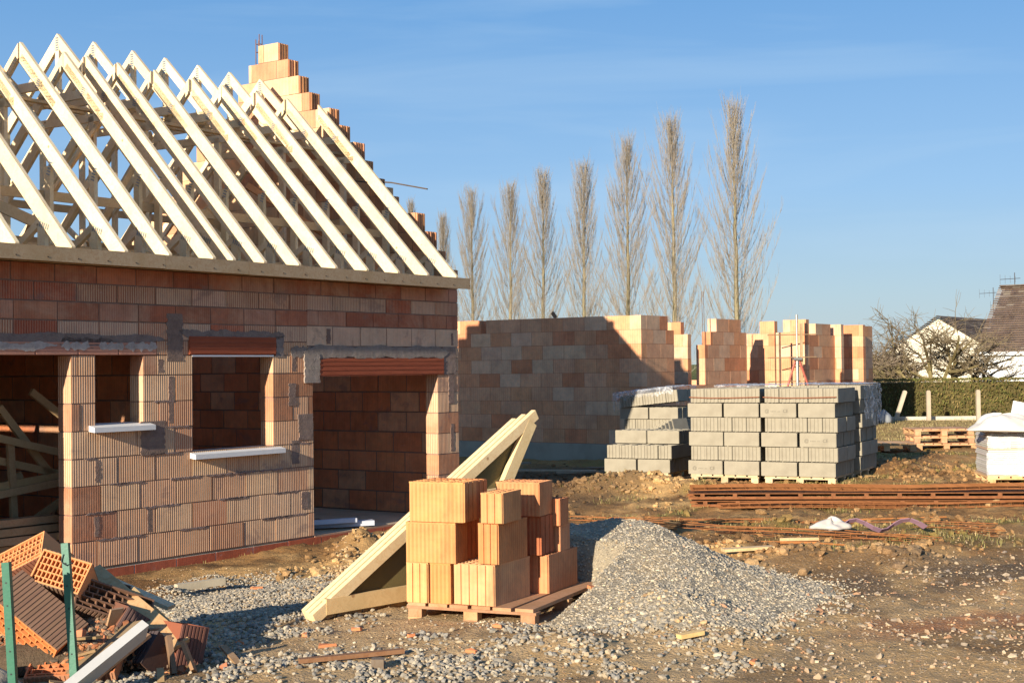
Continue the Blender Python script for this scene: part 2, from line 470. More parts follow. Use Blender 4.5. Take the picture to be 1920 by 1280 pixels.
# gravel heap as a shape on top of the ground
PA = math.radians(-23.5); PO = Vector((-.727, 9.647, 0))
def heap_h(x, y):
    x = np.asarray(x, float); y = np.asarray(y, float)
    t = np.clip((x - .30) / .66, 0, 1); dx = x - (.30 + .66 * t); dy = y - (11.15 - .1 * t)
    dy = np.where(dy < 0, dy * .56, dy * 1.1)
    h1 = .53 - .50 * np.sqrt(dx * dx + dy * dy + .012)
    h2 = .17 - .30 * np.sqrt((x - 1.6) ** 2 + ((y - 10.35) * .8) ** 2)
    h3 = .13 - .26 * np.sqrt((x - 1.15) ** 2 + ((y - 9.6) * .9) ** 2)
    h = np.maximum(np.maximum(h1, h2), h3); h = np.log1p(np.exp(np.clip(h, -1, 1) * 26)) / 26
    px_ = (x - PO.x) * math.cos(PA) + (y - PO.y) * math.sin(PA); py_ = -(x - PO.x) * math.sin(PA) + (y - PO.y) * math.cos(PA)
    dd = np.maximum(np.maximum(px_ - .94, -px_), np.maximum(py_ - 1.27, -py_)); h = h * sm(dd, -.02, .16)
    return h - .012 + .03 * fbm(x, y, 2.3, 3, 2.) * sm(h, .02, .1)
def surf_h(x, y):
    z = gh(x, y, True); hh = heap_h(x, y)
    return z + np.maximum(hh, 0)
# ---- ground sheet
def axis(lo, hi, step, far_lo, far_hi, n):
    a = np.arange(lo, hi + step / 2, step)
    gl_ = lo - np.geomspace(step * 1.3, lo - far_lo, n)[::-1]
    gr_ = hi + np.geomspace(step * 1.3, far_hi - hi, n)
    return np.concatenate([gl_, a, gr_])
xs = axis(-4.2, 8.2, .038, -2500, 2500, 46)
ys = np.concatenate([-40 + np.linspace(0, 38, 5), np.arange(5, 7.2, .3), np.arange(7.2, 16, .033), np.arange(16, 27, .06), 27 + np.geomspace(.15, 3500, 60)])
X, Y = np.meshgrid(xs, ys)
Z = gh(X, Y)
def mixc(c, k, col):
    return c * (1 - k[..., None]) + np.array(col) * k[..., None]
def ground_colour(X, Y):
    n = lambda f, o=4, ox=0: fbm(X, Y, f, o, ox)
    c = np.zeros(X.shape + (3,)) + np.array((.27, .175, .095))          # brown mud
    c = mixc(c, sm(n(.5, 4, 1.), -.1, .35), (.27, .19, .11))
    c = mixc(c, sm(n(1.3, 4, 7.), .08, .35) * .8, (.12, .075, .045))
    # dry grass patches
    gz = sm(Y, 11, 13) * (1 - sm(Y, 26, 30)) * sm(X, .2, 1.5)
    c = mixc(c, gz * sm(n(.9, 4, 13.), .05, .3) * .75, (.17, .155, .06))
    # sandy tan soil
    def blob(x, y, rx, ry, k=1.):
        d = np.sqrt(((X - x) / rx) ** 2 + ((Y - y) / ry) ** 2) + .35 * n(2.2, 3, 21.)
        return k * (1 - sm(d, .6, 1.15))
    for b_ in ((-1.4, 12.2, .9, 2.2), (-1.3, 15.2, .6, .9), (1.5, 19.3, 1.1, 1.1), (1.0, 9.2, .35, .4), (2.4, 17.7, 1.2, .6), (-.9, 10.6, .7, .9), (1.7, 12.5, .35, .5), (-2.2, 13.6, .9, 1.0), (-.6, 13.4, .7, 1.6), (-1.6, 10.6, .6, .8), (4.3, 9.7, .8, .5), (3.75, 10.25, .4, .35)):
        c = mixc(c, blob(*b_), (.46, .34, .20))
    # foreground: stony dust
    fg = 1 - sm(Y + .6 * n(.8, 3, 2.) - .12 * X, 10.4, 11.8)
    c = mixc(c, fg * .9, (.37, .30, .22))
    c = mixc(c, fg * sm(n(1.1, 4, 31.), .0, .35) * .7, (.45, .36, .255))
    c = mixc(c, fg * sm(n(1.5, 4, 41.), .1, .4) * .5, (.15, .11, .085))
    c = mixc(c, fg * (1 - sm(X, .9, 2.2)) * .6, (.43, .37, .29))
    # dark damp track
    d = np.abs((Y - 10.05) - .42 * (X - 1.5)) / .9 + .3 * n(1.6, 4, 4.)
    tr = (1 - sm(d, .3, 1.0)) * sm(X, 1.0, 1.9)
    c = mixc(c, tr * .85, (.105, .082, .07))
    rd = (1 - sm(np.abs((Y - 9.1) - .3 * (X - 2.6)) / .35 + .5 * n(2.4, 3, 8.), .3, 1.0)) * sm(X, 1.8, 2.6)
    c = mixc(c, rd * .6, (.30, .12, .07))
    c = mixc(c, (1 - sm(np.sqrt(((X - 2.7) / .7) ** 2 + ((Y - 8.0) / .45) ** 2), .5, 1.2)) * .7, (.40, .31, .21))
    c = mixc(c, sm(n(.75, 4, 51.), .08, .3) * .55 * (Y < 24), (.13, .085, .05))
    c = mixc(c, sm(n(1.9, 3, 61.), .15, .4) * .5 * (Y < 24), (.42, .32, .20))
    # dark wet ground in front of the far house
    c = mixc(c, (1 - sm(np.sqrt(((X - .3) / 2.0) ** 2 + ((Y - 21.5) / 4.2) ** 2) + .2 * n(1., 3, 3.), .7, 1.1)) * .75, (.085, .06, .045))
    # field far off: dull winter grass
    ff = sm(Y, 24, 30)
    c = mixc(c, ff * .9, (.30, .235, .13))
    c = mixc(c, sm(Y, 42, 60), (.13, .155, .05))
    c = mixc(c, ff * sm(n(.35, 4, 5.), .05, .4) * .4, (.15, .15, .055))
    c = c * np.array((1.12, .96, .74))
    a_ = (fg * .8 + .25) * (1 - sm(Y, 22, 30))
    return np.concatenate([c, a_[..., None]], -1)
C4 = ground_colour(X, Y)
ny, nx = X.shape
idx = np.arange(ny * nx).reshape(ny, nx)
F = np.stack([idx[:-1, :-1], idx[:-1, 1:], idx[1:, 1:], idx[1:, :-1]], -1).reshape(-1, 4)
g = np_mesh('ground', np.stack([X, Y, Z], -1).reshape(-1, 3), F, M_GROUND, C4.reshape(-1, 4), True)
tag(g, kind='structure')

# low wooded hills on the horizon, distance haze painted in as blue
mb = MB()
for k in range(60):
    a0 = math.radians(-60 + 2 * k * 1.0); a1 = math.radians(-60 + 2 * (k + 1))
    R = 1900
    def hz(a): return 10 + 3.2 * math.sin(a * 9) + 2.2 * math.sin(a * 23 + 1) + 1.2 * math.sin(a * 61)
    p = [(R * math.sin(a0), R * math.cos(a0)), (R * math.sin(a1), R * math.cos(a1))]
    q = [(1.25 * x, 1.25 * y) for x, y in p]
    mb.quad([(p[0][0], p[0][1], 0), (p[1][0], p[1][1], 0), (p[1][0], p[1][1], hz(a1)), (p[0][0], p[0][1], hz(a0))], (.17, .24, .32, 0))
    mb.quad([(p[0][0], p[0][1], hz(a0)), (p[1][0], p[1][1], hz(a1)), (q[1][0], q[1][1], 0), (q[0][0], q[0][1], 0)], (.17, .24, .32, 0))
tag(mb.build('hills', M_PLAIN), kind='structure')

# ------------------------------------------------------------------ masonry
def brick_wall(mb, core, a0, a1, t0, t1, courses, openings, blen, pal, joint=.010, axis='u', jitter=.003, r=rnd, inset=.006, phase=None, core_col=(.24, .165, .14, 0), vj=None):
    """bricks run along a (u or v); wall is t0..t1 thick; openings = (a0,a1,z0,z1)"""
    vj = joint if vj is None else vj
    for ci, (z0, z1) in enumerate(courses):
        segs = [(a0, a1)] if not callable(a0) else [(a0(ci), a1(ci))]
        zm0, zm1 = z0 + (z1 - z0) * .5, z1
        for (p0, p1, q0, q1) in openings:
            ov = min(q1, z1) - max(q0, z0)
            if ov < .5 * (z1 - z0): continue
            ns = []
            for s0, s1 in segs:
                if p1 <= s0 or p0 >= s1: ns.append((s0, s1)); continue
                if p0 > s0: ns.append((s0, p0))
                if p1 < s1: ns.append((p1, s1))
            segs = ns
        ph = (0 if ci % 2 else blen / 2) + r.uniform(-.03, .03) if phase is None else phase(ci)
        for s0, s1 in segs:
            if s1 - s0 < .03: continue
            x = s0 - ((s0 - ph) % blen)
            cuts = [s0]
            k = x + blen
            while k < s1:
                if k - cuts[-1] > .07 and s1 - k > .06: cuts.append(k)
                k += blen
            cuts.append(s1)
            for i in range(len(cuts) - 1):
                b0 = cuts[i] + (vj / 2 if i else 0); b1 = cuts[i + 1] - (vj / 2 if i < len(cuts) - 2 else 0)
                c = pal(ci, (b0 + b1) / 2, (z0 + z1) / 2, r)
                dz0, dz1 = r.uniform(0, jitter), r.uniform(0, jitter)
                o0, o1 = r.uniform(-jitter, jitter), r.uniform(-jitter, jitter)
                y0, y1 = t0 + o0, t1 + o1
                zz0, zz1 = z0 + joint / 2 + dz0, z1 - joint / 2 + dz1
                if axis == 'u': mb.box(b0, b1, y0, y1, zz0, zz1, c)
                else: mb.box(y0, y1, b0, b1, zz0, zz1, c)
            if core is not None:
                y0, y1 = t0 + inset, t1 - inset
                if axis == 'u': core.box(s0 + .006, s1 - .006, y0, y1, z0 - .004, z1 - .004, core_col)
                else: core.box(y0, y1, s0 + .006, s1 - .006, z0 - .004, z1 - .004, core_col)

def blob_plate_v(mb, u0, u1, w0, w1, y, thick, r, col, amp=.012, n=14):
    pl, pr = [], []
    for i in range(n + 1):
        k = i / n; w = w0 + (w1 - w0) * k
        pl.append((u0 + r.uniform(-amp, amp), w)); pr.append((u1 + r.uniform(-amp, amp), w))
    for i in range(n):
        a, b_, c, d = pl[i], pr[i], pr[i + 1], pl[i + 1]
        if b_[0] - a[0] < .004 or c[0] - d[0] < .004: continue
        mb.hexa([(a[0], y - thick, a[1]), (b_[0], y - thick, b_[1]), (b_[0], y + .01, b_[1]), (a[0], y + .01, a[1]), (d[0], y - thick, d[1]), (c[0], y - thick, c[1]), (c[0], y + .01, c[1]), (d[0], y + .01, d[1])], jit(col, .06, r))
def blob_plate(mb, u0, u1, w0, w1, y, thick, r, col, amp=.02, n=28, jag=True):
    """irregular smear of mortar lying on a wall face (at local y, towards -y)"""
    top, bot = [], []
    s = r.uniform(0, 99)
    for i in range(n + 1):
        k = i / n; u = u0 + (u1 - u0) * k
        e = min(k, 1 - k) * 2; e = min(1, e * 8) ** .5 if e > 0 else 0.05
        wob = amp * (math.sin(s + k * 19) * .5 + math.sin(s * 2 + k * 47) * .35 + r.uniform(-.35, .35))
        wob2 = amp * (math.sin(s * 3 + k * 23) * .5 + math.sin(s + k * 53) * .35 + r.uniform(-.35, .35))
        mid = (w0 + w1) / 2
        top.append((u, mid + (w1 - mid) * e + wob)); bot.append((u, mid - (mid - w0) * e + wob2))
    for i in range(n):
        a, b_, c, d = bot[i], bot[i + 1], top[i + 1], top[i]
        if c[1] - b_[1] < .004 and d[1] - a[1] < .004: continue
        p = [(a[0], y - thick, a[1]), (b_[0], y - thick, b_[1]), (b_[0], y + .01, b_[1]), (a[0], y + .01, a[1]),
             (d[0], y - thick, max(d[1], a[1] + .004)), (c[0], y - thick, max(c[1], b_[1] + .004)), (c[0], y + .01, max(c[1], b_[1] + .004)), (d[0], y + .01, max(d[1], a[1] + .004))]
        mb.hexa(p, jit(col, .06, r))

# ------------------------------------------------------------------ near house
house = empty('unfinished_house', O, HROT, 'clay brick house shell with bare timber roof trusses and an open garage bay', 'house')
CH = .272
base_c = [(.07 + CH * k, .07 + CH * (k + 1)) for k in range(7)]       # to 1.974
rr = random.Random(21)
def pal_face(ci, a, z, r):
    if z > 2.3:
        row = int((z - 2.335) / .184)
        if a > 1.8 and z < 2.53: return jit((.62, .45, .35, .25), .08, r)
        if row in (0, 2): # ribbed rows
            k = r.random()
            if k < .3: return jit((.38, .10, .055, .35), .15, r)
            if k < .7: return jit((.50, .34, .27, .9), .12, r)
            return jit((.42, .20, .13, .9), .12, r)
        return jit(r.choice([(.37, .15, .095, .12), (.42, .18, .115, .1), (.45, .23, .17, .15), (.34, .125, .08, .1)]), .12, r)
    k = r.random()
    if k < .12: return jit((.42, .20, .12, .25), .12, r)
    if k < .30: return jit((.46, .22, .125, .95), .12, r)
    if k < .70: return jit((.52, .31, .19, 1.0), .1, r)
    return jit((.55, .39, .26, 1.0), .1, r)
fw, core = MB(), MB()
LEFT_END = -6.6
openL = [(-2.74, -1.58, 0, 2.18), (-5.4, -3.4, 0, 2.18), (-1.29, -.68, 1.44, 2.18), (-.01, 1.21, 1.15, 2.19)]
lc = base_c + [(1.974, 2.18)]
brick_wall(fw, core, LEFT_END, 1.78, 0, .20, lc, openL, .5, pal_face, r=rr, joint=.012)
up = [(2.335, 2.519), (2.519, 2.703), (2.703, 2.887), (2.887, 3.065)]
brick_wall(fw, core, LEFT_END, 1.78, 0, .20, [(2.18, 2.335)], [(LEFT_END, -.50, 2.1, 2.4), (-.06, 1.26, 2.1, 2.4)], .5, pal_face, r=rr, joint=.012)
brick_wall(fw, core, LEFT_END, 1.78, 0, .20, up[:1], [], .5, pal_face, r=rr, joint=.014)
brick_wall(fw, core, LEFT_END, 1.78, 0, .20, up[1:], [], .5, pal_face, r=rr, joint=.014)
openG = [(1.87, 4.27, 0, 1.974)]
brick_wall(fw, core, 1.782, 4.72, 0, .20, base_c, openG, .5, pal_face, r=rr, joint=.012)
brick_wall(fw, core, 1.782, 4.72, 0, .20, [(1.974, 2.15), (2.15, 2.29)], [(1.83, 4.40, 1.9, 2.29)], .5, pal_face, r=rr, joint=.012)
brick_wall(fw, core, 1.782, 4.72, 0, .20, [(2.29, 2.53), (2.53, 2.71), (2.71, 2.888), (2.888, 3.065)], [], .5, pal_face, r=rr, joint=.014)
# bricks round the openings stand on their reveals: closures with tongue and groove marks
core.box(1.835, 4.395, .012, .19, 2.14, 2.30, (.2, .17, .17, 0))
front = fw.build('front_wall', M_FACE, house)
core.build('mortar_bed', M_MORTAR, front)
# closing of the right end of the front wall is the gable wall
lin = MB(); RED = (.31, .085, .045, 0)
def lintel(u0, u1, w0, w1, col=RED, proud=.012):
    l = MB(); l.box(u0, u1, -proud, .205, w0, w1, col)
    for k in range(4):
        z = w0 + (w1 - w0) * (k + .5) / 4
        l.box(u0 + .01, u1 - .01, -proud - .004, -proud, z - .012, z + .006, jit(col, .1, rr))
    return l.build('lintel', M_LINTEL, house)
lintel(-.055, 1.255, 2.19, 2.385)
lintel(1.835, 4.395, 1.935, 2.15)
x = -.50
while x > LEFT_END:
    x2 = x - .50
    lintel(max(x2, LEFT_END) + .004, x - .004, 2.184, 2.318, jit((.52, .27, .20, 0), .12, rr), .004)
    x = x2
# mortar smears
GM = (.24, .205, .205, 0)
def smear(*a, mb=None, **k):
    if mb is not None: blob_plate(mb, *a, **k); return
    m_ = MB()
    if (a[3] - a[2]) > (a[1] - a[0]): blob_plate_v(m_, *a, amp=min(.012, (a[1] - a[0]) * .14), n=max(10, int((a[3] - a[2]) / .02)))
    else: blob_plate(m_, *a, **k)
    m_.build('mortar_smear', M_MORTAR, front)
sq_ = MB()
smear(1.72, 4.5, 2.155, 2.295, 0, .012, rr, (.25, .215, .205), amp=.02, n=70)
smear(1.5, 1.85, 2.16, 2.28, 0, .006, rr, (.24, .205, .195), amp=.02)
smear(1.72, 1.98, 1.86, 2.2, 0, .018, rr, (.29, .25, .235), amp=.03, n=14)
smear(-.2, 1.4, 2.375, 2.45, 0, .006, rr, (.22, .18, .175), amp=.02, n=50)
smear(-4.5, -.4, 2.30, 2.39, 0, .006, rr, (.21, .17, .165), amp=.016, n=110)
smear(-1.72, -1.05, 2.26, 2.35, 0, .006, rr, (.2, .165, .16), amp=.02, n=20)
smear(-.36, -.14, 2.12, 2.62, 0, .006, rr, (.21, .155, .14), amp=.04, n=10)
smear(1.26, 1.38, 2.16, 2.40, 0, .006, rr, (.23, .2, .2), amp=.04, n=8)
smear(4.38, 4.66, 1.93, 2.3, 0, .006, rr, (.24, .185, .17), amp=.04, n=10)
smear(4.5, 4.62, 1.55, 1.95, 0, .006, rr, (.22, .16, .145), amp=.04, n=8)
smear(1.46, 1.58, 1.6, 1.86, 0, .006, rr, (.22, .16, .145), amp=.03, n=8)
smear(1.62, 1.86, 1.2, 1.5, 0, .009, rr, (.22, .165, .15), amp=.04, n=10)
smear(1.5, 1.62, .93, 1.2, 0, .006, rr, (.22, .165, .15), amp=.04, n=8)
smear(1.66, 1.76, .40, .60, 0, .008, rr, (.23, .17, .155), amp=.04, n=8)
smear(-.72, -.4, 1.15, 1.5, 0, .006, rr, (.21, .155, .14), amp=.05, n=12)
for (a, b_, c, d) in [(-1.32, -1.23, .9, 1.16), (-1.33, -1.24, .36, .6), (-.36, -.27, 1.45, 1.98), (-.66, -.6, .35, .62), (1.5, 1.6, 1.98, 2.2), (-.5, -.4, 1.98, 2.16), (2.1, 2.2, 2.3, 2.52), (4.55, 4.63, 2.3, 2.5), (4.52, 4.62, .9, 1.3), (4.5, 4.6, .35, .6)]:
    smear(a + .02, b_ - .015, c + .02, d - .02, 0, .004, rr, (.23, .16, .14), amp=.03, n=6)
for k in range(1, 7):      # squeezed-out bed joints
    w = .07 + CH * k
    for _ in range(9):
        u = rr.uniform(-1.55, 1.5); L = rr.uniform(.1, .45)
        if (-.05 < u + L and u < 1.25 and w > 1.1) or (-1.35 < u + L and u < -.6 and w > 1.4) or u + L > 1.85: continue
        smear(u, u + L, w - .010, w + .008, 0, .006, rr, (.24, .18, .175), amp=.010, n=10, mb=sq_)
tag(sq_.build('mortar_squeeze', M_MORTAR, front), kind='stuff')
# chalky efflorescence lip over the left lintels
wl = MB()
for a, b_ in [(-4.6, -1.75), (-1.7, -1.36), (-1.25, -.93), (-.92, -.50)]:
    wl = MB(); blob_plate(wl, a, b_, 2.235, 2.305, -.004, .006, rr, (.42, .38, .38), amp=.024, n=max(6, int((b_ - a) * 40)))
    wl.build('mortar_lip', M_MORTAR, front)
# sills
for nm, u0, u1, zb in (('a', -1.37, -.59, 1.415), ('b', -.045, 1.32, 1.075)):
    s = MB()
    s.prism([(-.085, zb), (-.085, zb + .05), (.0, zb + .068), (.19, zb + .082), (.19, zb + .03), (-.0, zb + .01)], u0, u1, (.66, .65, .63, 0), 'x')
    s.build('window_sill', M_WHITE, house)
s = MB(); s.box(-.01, 1.22, -.006, .02, 2.168, 2.186, (.7, .7, .7, 0)); s.build('white_trim', M_WHITE, house)
# plinth and slab
pl, pc = MB(), MB()
brick_wall(pl, pc, LEFT_END, 4.72, -.012, .19, [(-.14, .055)], [], .56, lambda c, a, z, r: jit((.40, .12, .07, .05), .12, r), joint=.012, vj=.02, r=rr, core_col=(.45, .42, .38, 0))
pl.build('plinth', M_INNER, house); pc.build('plinth_joint', M_MORTAR, house)
s = MB(); s.box(LEFT_END + .2, 4.51, .02, 6.6, -.2, .064, (.42, .35, .27, 0)); s.box(1.88, 4.26, -.006, .02, .0, .068, (.36, .22, .16, 0))
s.build('floor_slab', M_CONC, house)

# gable wall (inner face u=4.52, outer 4.72)
gv = [0.0, .20, .36, .55, 1.00, 1.25, 1.46, 1.62, 1.88, 2.08, 2.45, 2.66, 2.87, 3.06]
gz0 = 3.065; gh_ = .2655
gw, gc = MB(), MB()
def pal_g(ci, a, z, r):
    if z < 3: return jit(r.choice([(.30, .115, .065, .25), (.34, .13, .075, .2), (.27, .10, .06, .3), (.36, .17, .11, .3)]), .12, r)
    return jit(r.choice([(.60, .44, .29, .3), (.62, .46, .31, .3), (.57, .38, .24, .3), (.5, .29, .18, .35)]), .1, r)
def pal_in(ci, a, z, r):
    return jit(r.choice([(.60, .25, .13, .25), (.64, .28, .155, .2), (.58, .23, .12, .3), (.64, .38, .25, .3)]), .1, r)
brick_wall(gw, gc, .203, 6.6, 4.52, 4.72, base_c + [(1.974 + .272 * k, 1.974 + .272 * (k + 1)) for k in range(4)], [], .5, pal_in, axis='v', r=rr, joint=.018)
gb, gbc = MB(), MB()
for k, vf in enumerate(gv):
    z0 = gz0 + gh_ * k; z1 = z0 + gh_
    vb = 2 * 3.27 - vf
    vb += .06 * max(0, 10 - k)
    if k == 13: vb = 3.46
    if k == 12: vb = 3.66
    start = len(gb.v)
    brick_wall(gb, gbc, vf, vb, 4.52, 4.72, [(z0, z1)], [], .5, pal_g, axis='v', r=rr, joint=.008, phase=lambda ci, k=k: .25 * (k % 2) + .1)
    # tongue and groove ribs on the stepped front ends
    c = jit((.5, .26, .15, 0), .1, rr)
    for j in range(4):
        u = 4.535 + j * .052
        gb.box(u, u + .026, vf - .014 - (.01 if rr.random() < .3 else 0), vf + .004, z0 + .012, z1 - .008, jit(c, .2, rr))
# half brick standing on a step
gb.box(4.55, 4.68, 1.06, 1.22, gz0 + gh_ * 5 + .0, gz0 + gh_ * 5 + .12, (.6, .42, .26, .3))
gw.build('gable_wall', M_INNER, house)
gt = gb.build('gable_top', M_GABLE, house)
gc.build('gable_mortar', M_MORTAR, house); gbc.build('gable_mortar', M_MORTAR, gt)
# a concrete core in the gable that shows as a post against the inner face, and starter bars above it
s = MB()
for du in (0, .06):
    for dv in (0, .07):
        s.tube([H(0, 0).to_3d() * 0 + V3(4.60 + du, 3.52 + dv, 6.3), V3(4.60 + du, 3.52 + dv, 6.98 - dv)], .007, 5, (.20, .10, .06, 0))
for z in (6.72, 6.84): s.tube([V3(4.60, 3.52, z), V3(4.66, 3.52, z), V3(4.66, 3.59, z), V3(4.60, 3.59, z), V3(4.60, 3.52, z)], .004, 4, (.2, .1, .06, 0))
s.build('starter_bar', M_RUST, house)
# rear and partition walls
for nm, args in (('rear_wall', ('u', LEFT_END, 4.515, 6.4, 6.6)), ('partition_wall', ('v', .203, 6.395, -.27, -.10)), ('end_wall', ('v', .203, 6.395, LEFT_END, LEFT_END + .2))):
    w_, c_ = MB(), MB(); ax, a0, a1, t0, t1 = args
    op = [(-5.6, -3.6, .9, 2.1)] if nm == 'rear_wall' else []
    brick_wall(w_, c_, a0, a1, t0, t1, base_c + [(1.974 + .272 * k, 1.974 + .272 * (k + 1)) for k in range(4)], op, .5, pal_in, axis=ax, r=rr, joint=.018)
    p = w_.build(nm, M_INNER, house); c_.build('mortar_bed', M_MORTAR, p)
# eaves board
s = MB(); FCOL = (.40, .31, .22, 0)
for a, b_, dz in ((-7.0, -2.9, 0), (-2.896, -.66, .003), (-.656, .52, 0), (.524, 4.57, -.002)):
    s.box(a, b_, -.325, -.30, 3.055 + dz, 3.195 + dz, jit(FCOL, .05, rr))
for k in range(26):   # bolt heads
    u = -4.2 + k * .35
    s.box(u, u + .012, -.329, -.325, 3.09, 3.102, (.08, .06, .05, 0))
s.build('eaves_board', M_OLDWOOD, house)
s = MB()
s.box(-7.0, 4.5, -.02, .14, 3.068, 3.12, FCOL); s.box(-7.0, 4.5, 6.42, 6.58, 3.068, 3.12, FCOL); s.build('wall_plate', M_OLDWOOD, house)

s = MB(); s.box(-7.0, 4.5, -.299, -.012, 3.092, 3.108, jit(FCOL, .05, rr)); s.build('added_soffit_board', M_OLDWOOD, house)  # soffit added to keep sun streaks off the upper wall

# roof trusses
WC = (.76, .63, .45, 0); T = .046
def tbeam(mb, u, v0, w0, v1, w1, h, col=WC, t=T):
    mb.beam((u, v0, w0), (u, v1, w1), t, h, up=(0, 0, 1) if abs(v1 - v0) > .01 else (0, 1, 0), col=jit(col, .12, rr))
def rafter_mb(u, pts_top0, pts_top1, depth, col=WC, plumb0=False):
    """rafter given by its upper edge; depth measured square to it, ends cut plumb"""
    (v0, w0), (v1, w1) = pts_top0, pts_top1
    L = math.hypot(v1 - v0, w1 - w0); dv = depth * L / abs(v1 - v0)
    m_ = MB(); c = jit(col, .10, rr)
    low = 3.125
    if w0 - dv < low and v0 < 0:
        vb = v0 + (low - (w0 - dv)) / ((w1 - w0) / (v1 - v0))
        m_.prism([(v0, low), (v0, w0), (v1, w1), (v1, w1 - dv), (vb, low)], u - T / 2, u + T / 2, c, 'x')
    else: m_.prism([(v0, w0 - dv), (v0, w0), (v1, w1), (v1, w1 - dv)], u - T / 2, u + T / 2, c, 'x')
    return m_
def plate_mb(u, v, w, ang, n=5, L=.10, W=.11):
    m_ = MB()
    for k in range(n):
        o = (k - (n - 1) / 2) * W / (n - 1) * 1.15
        dv, dw = math.cos(ang), math.sin(ang)
        p = (v - dw * o, w + dv * o)
        a = (u - T / 2 - .003, p[0] - dv * L * .28, p[1] - dw * L * .28); b_ = (u - T / 2 - .003, p[0] + dv * L * .28, p[1] + dw * L * .28)
        m_.beam(a, b_, .003, W * .13, (0, -dw, dv), (.30, .33, .36, 0))
    return m_
us = [4.32, 3.71, 3.12, 2.53, 1.97, 1.35, .80, .33, .04, -.57, -1.14, -1.78, -2.41, -3.02, -3.62, -4.22, -4.82, -5.42, -6.02]
PV, PW = 2.12, 5.73
for i, u in enumerate(us):
    t_ = empty('roof_truss', (0, 0, 0), parent=house)
    dep = .165
    rafter_mb(u, (-.298, 3.215), (PV + rr.uniform(-.03, .03), PW), dep).build('front_rafter', M_WOOD, t_)
    # short leg behind the peak
    rl = 1.45 if i not in (0,) else .0
    if rl: rafter_mb(u, (PV + .03, PW - .01), (PV + .03 + rl, PW - .01 - rl * 1.0), .12).build('rear_leg', M_WOOD, t_)
    c_ = MB(); tbeam(c_, u, 1.72, 5.20, 2.62, 5.20, .10); c_.build('collar', M_WOOD, t_)
    if i % 2 == 0:
        c_ = MB(); tbeam(c_, u, 1.45, 4.9, 2.9, 4.93, .09); c_.build('collar', M_WOOD, t_)
    c_ = MB(); tbeam(c_, u, -.05, 3.17, 6.4, 3.17, .10, col=(.5, .4, .28, 0)); c_.build('bottom_chord', M_WOOD, t_)
    c_ = MB(); tbeam(c_, u, 2.10, 5.56, 1.52, 4.95, .07); c_.build('web', M_WOOD, t_)
    if i % 2 == 0:
        c_ = MB(); tbeam(c_, u, 1.66, 3.22, 1.66, 4.92, .09); c_.build('post', M_WOOD, t_)
    else:
        c_ = MB(); tbeam(c_, u, .95, 4.05, 1.75, 3.22, .07); c_.build('web', M_WOOD, t_)
    c_ = MB(); tbeam(c_, u, .90, 3.22, .90, 4.16, .09); c_.build('post', M_WOOD, t_)
    c_ = MB(); tbeam(c_, u, .16, 3.22, .16, 3.46, .11); c_.build('post', M_WOOD, t_)
    c_ = MB(); tbeam(c_, u, .17, 3.50, .62, 3.22, .07); c_.build('web', M_WOOD, t_)
    plate_mb(u, .86, 4.13, math.radians(20)).build('nail_plate', M_STEEL, t_)
    plate_mb(u, .11, 3.44, math.radians(-70)).build('nail_plate', M_STEEL, t_)
    plate_mb(u, 1.80, 5.22, math.radians(20), W=.08).build('nail_plate', M_STEEL, t_)
ru = [4.26, 3.65, 3.06, 2.47, 1.92, 1.29, .74, -.63, -1.20, -1.84, -2.47, -3.08, -3.68, -4.28]
for i, u in enumerate(ru):
    t_ = empty('ridge_truss', (0, 0, 0), parent=house)
    pv, pw = 3.16, 6.215
    rafter_mb(u, (1.66, 4.72), (pv, pw), .115).build('front_leg', M_WOOD, t_)
    m_ = rafter_mb(u, (pv, pw), (6.55, 2.95), .135); m_.build('rear_rafter', M_WOOD, t_)
    c_ = MB(); tbeam(c_, u, pv, 5.45, pv, 6.05, .07); c_.build('king_post', M_WOOD, t_)
    c_ = MB(); tbeam(c_, u, 2.35, 5.36, 4.0, 5.36, .10); c_.build('collar', M_WOOD, t_)
    c_ = MB(); tbeam(c_, u, 4.2, 3.22, 4.2, 5.15, .08); c_.build('post', M_WOOD, t_)
    c_ = MB(); tbeam(c_, u, 4.15, 3.30, 5.2, 4.05, .07); c_.build('web', M_WOOD, t_)
    c_ = MB(); tbeam(c_, u, 3.15, 5.5, 2.55, 5.30, .06); c_.build('web', M_WOOD, t_)
    c_ = MB(); tbeam(c_, u, 3.2, 5.5, 3.85, 5.32, .06); c_.build('web', M_WOOD, t_)
    c_ = MB(); tbeam(c_, u, 5.3, 3.22, 5.3, 4.05, .08); c_.build('post', M_WOOD, t_)
    c_ = MB(); tbeam(c_, u, 5.3, 3.5, 5.9, 3.22, .07); c_.build('web', M_WOOD, t_)
    plate_mb(u, pv, pw - .13, math.radians(0), n=6, L=.09, W=.13).build('nail_plate', M_STEEL, t_)
    plate_mb(u, 5.3, 3.5, math.radians(70)).build('nail_plate', M_STEEL, t_)
def board(name, p0, p1, w, h, up, col=WC, mat=M_WOOD):
    b_ = MB(); b_.beam(p0, p1, w, h, up, col); return b_.build(name, mat, house)
DW = (.58, .44, .28, 0)
board('purlin', (-6.5, .97, 3.88), (4.5, .97, 3.84), .03, .10, (0, 0, 1), DW)
board('purlin', (-6.5, 5.2, 3.85), (4.5, 5.2, 3.85), .03, .09, (0, 0, 1), DW)
board('purlin', (-6.5, 1.9, 5.04), (4.5, 1.9, 5.04), .09, .03, (0, 0, 1), DW)
board('purlin', (-6.5, 3.35, 5.32), (4.5, 3.35, 5.32), .09, .03, (0, 0, 1), DW)
board('purlin', (-6.5, .55, 3.30), (4.5, .55, 3.28), .09, .04, (0, 0, 1), DW)
board('purlin', (-6.5, 4.6, 3.36), (4.5, 4.6, 3.36), .09, .04, (0, 0, 1), DW)
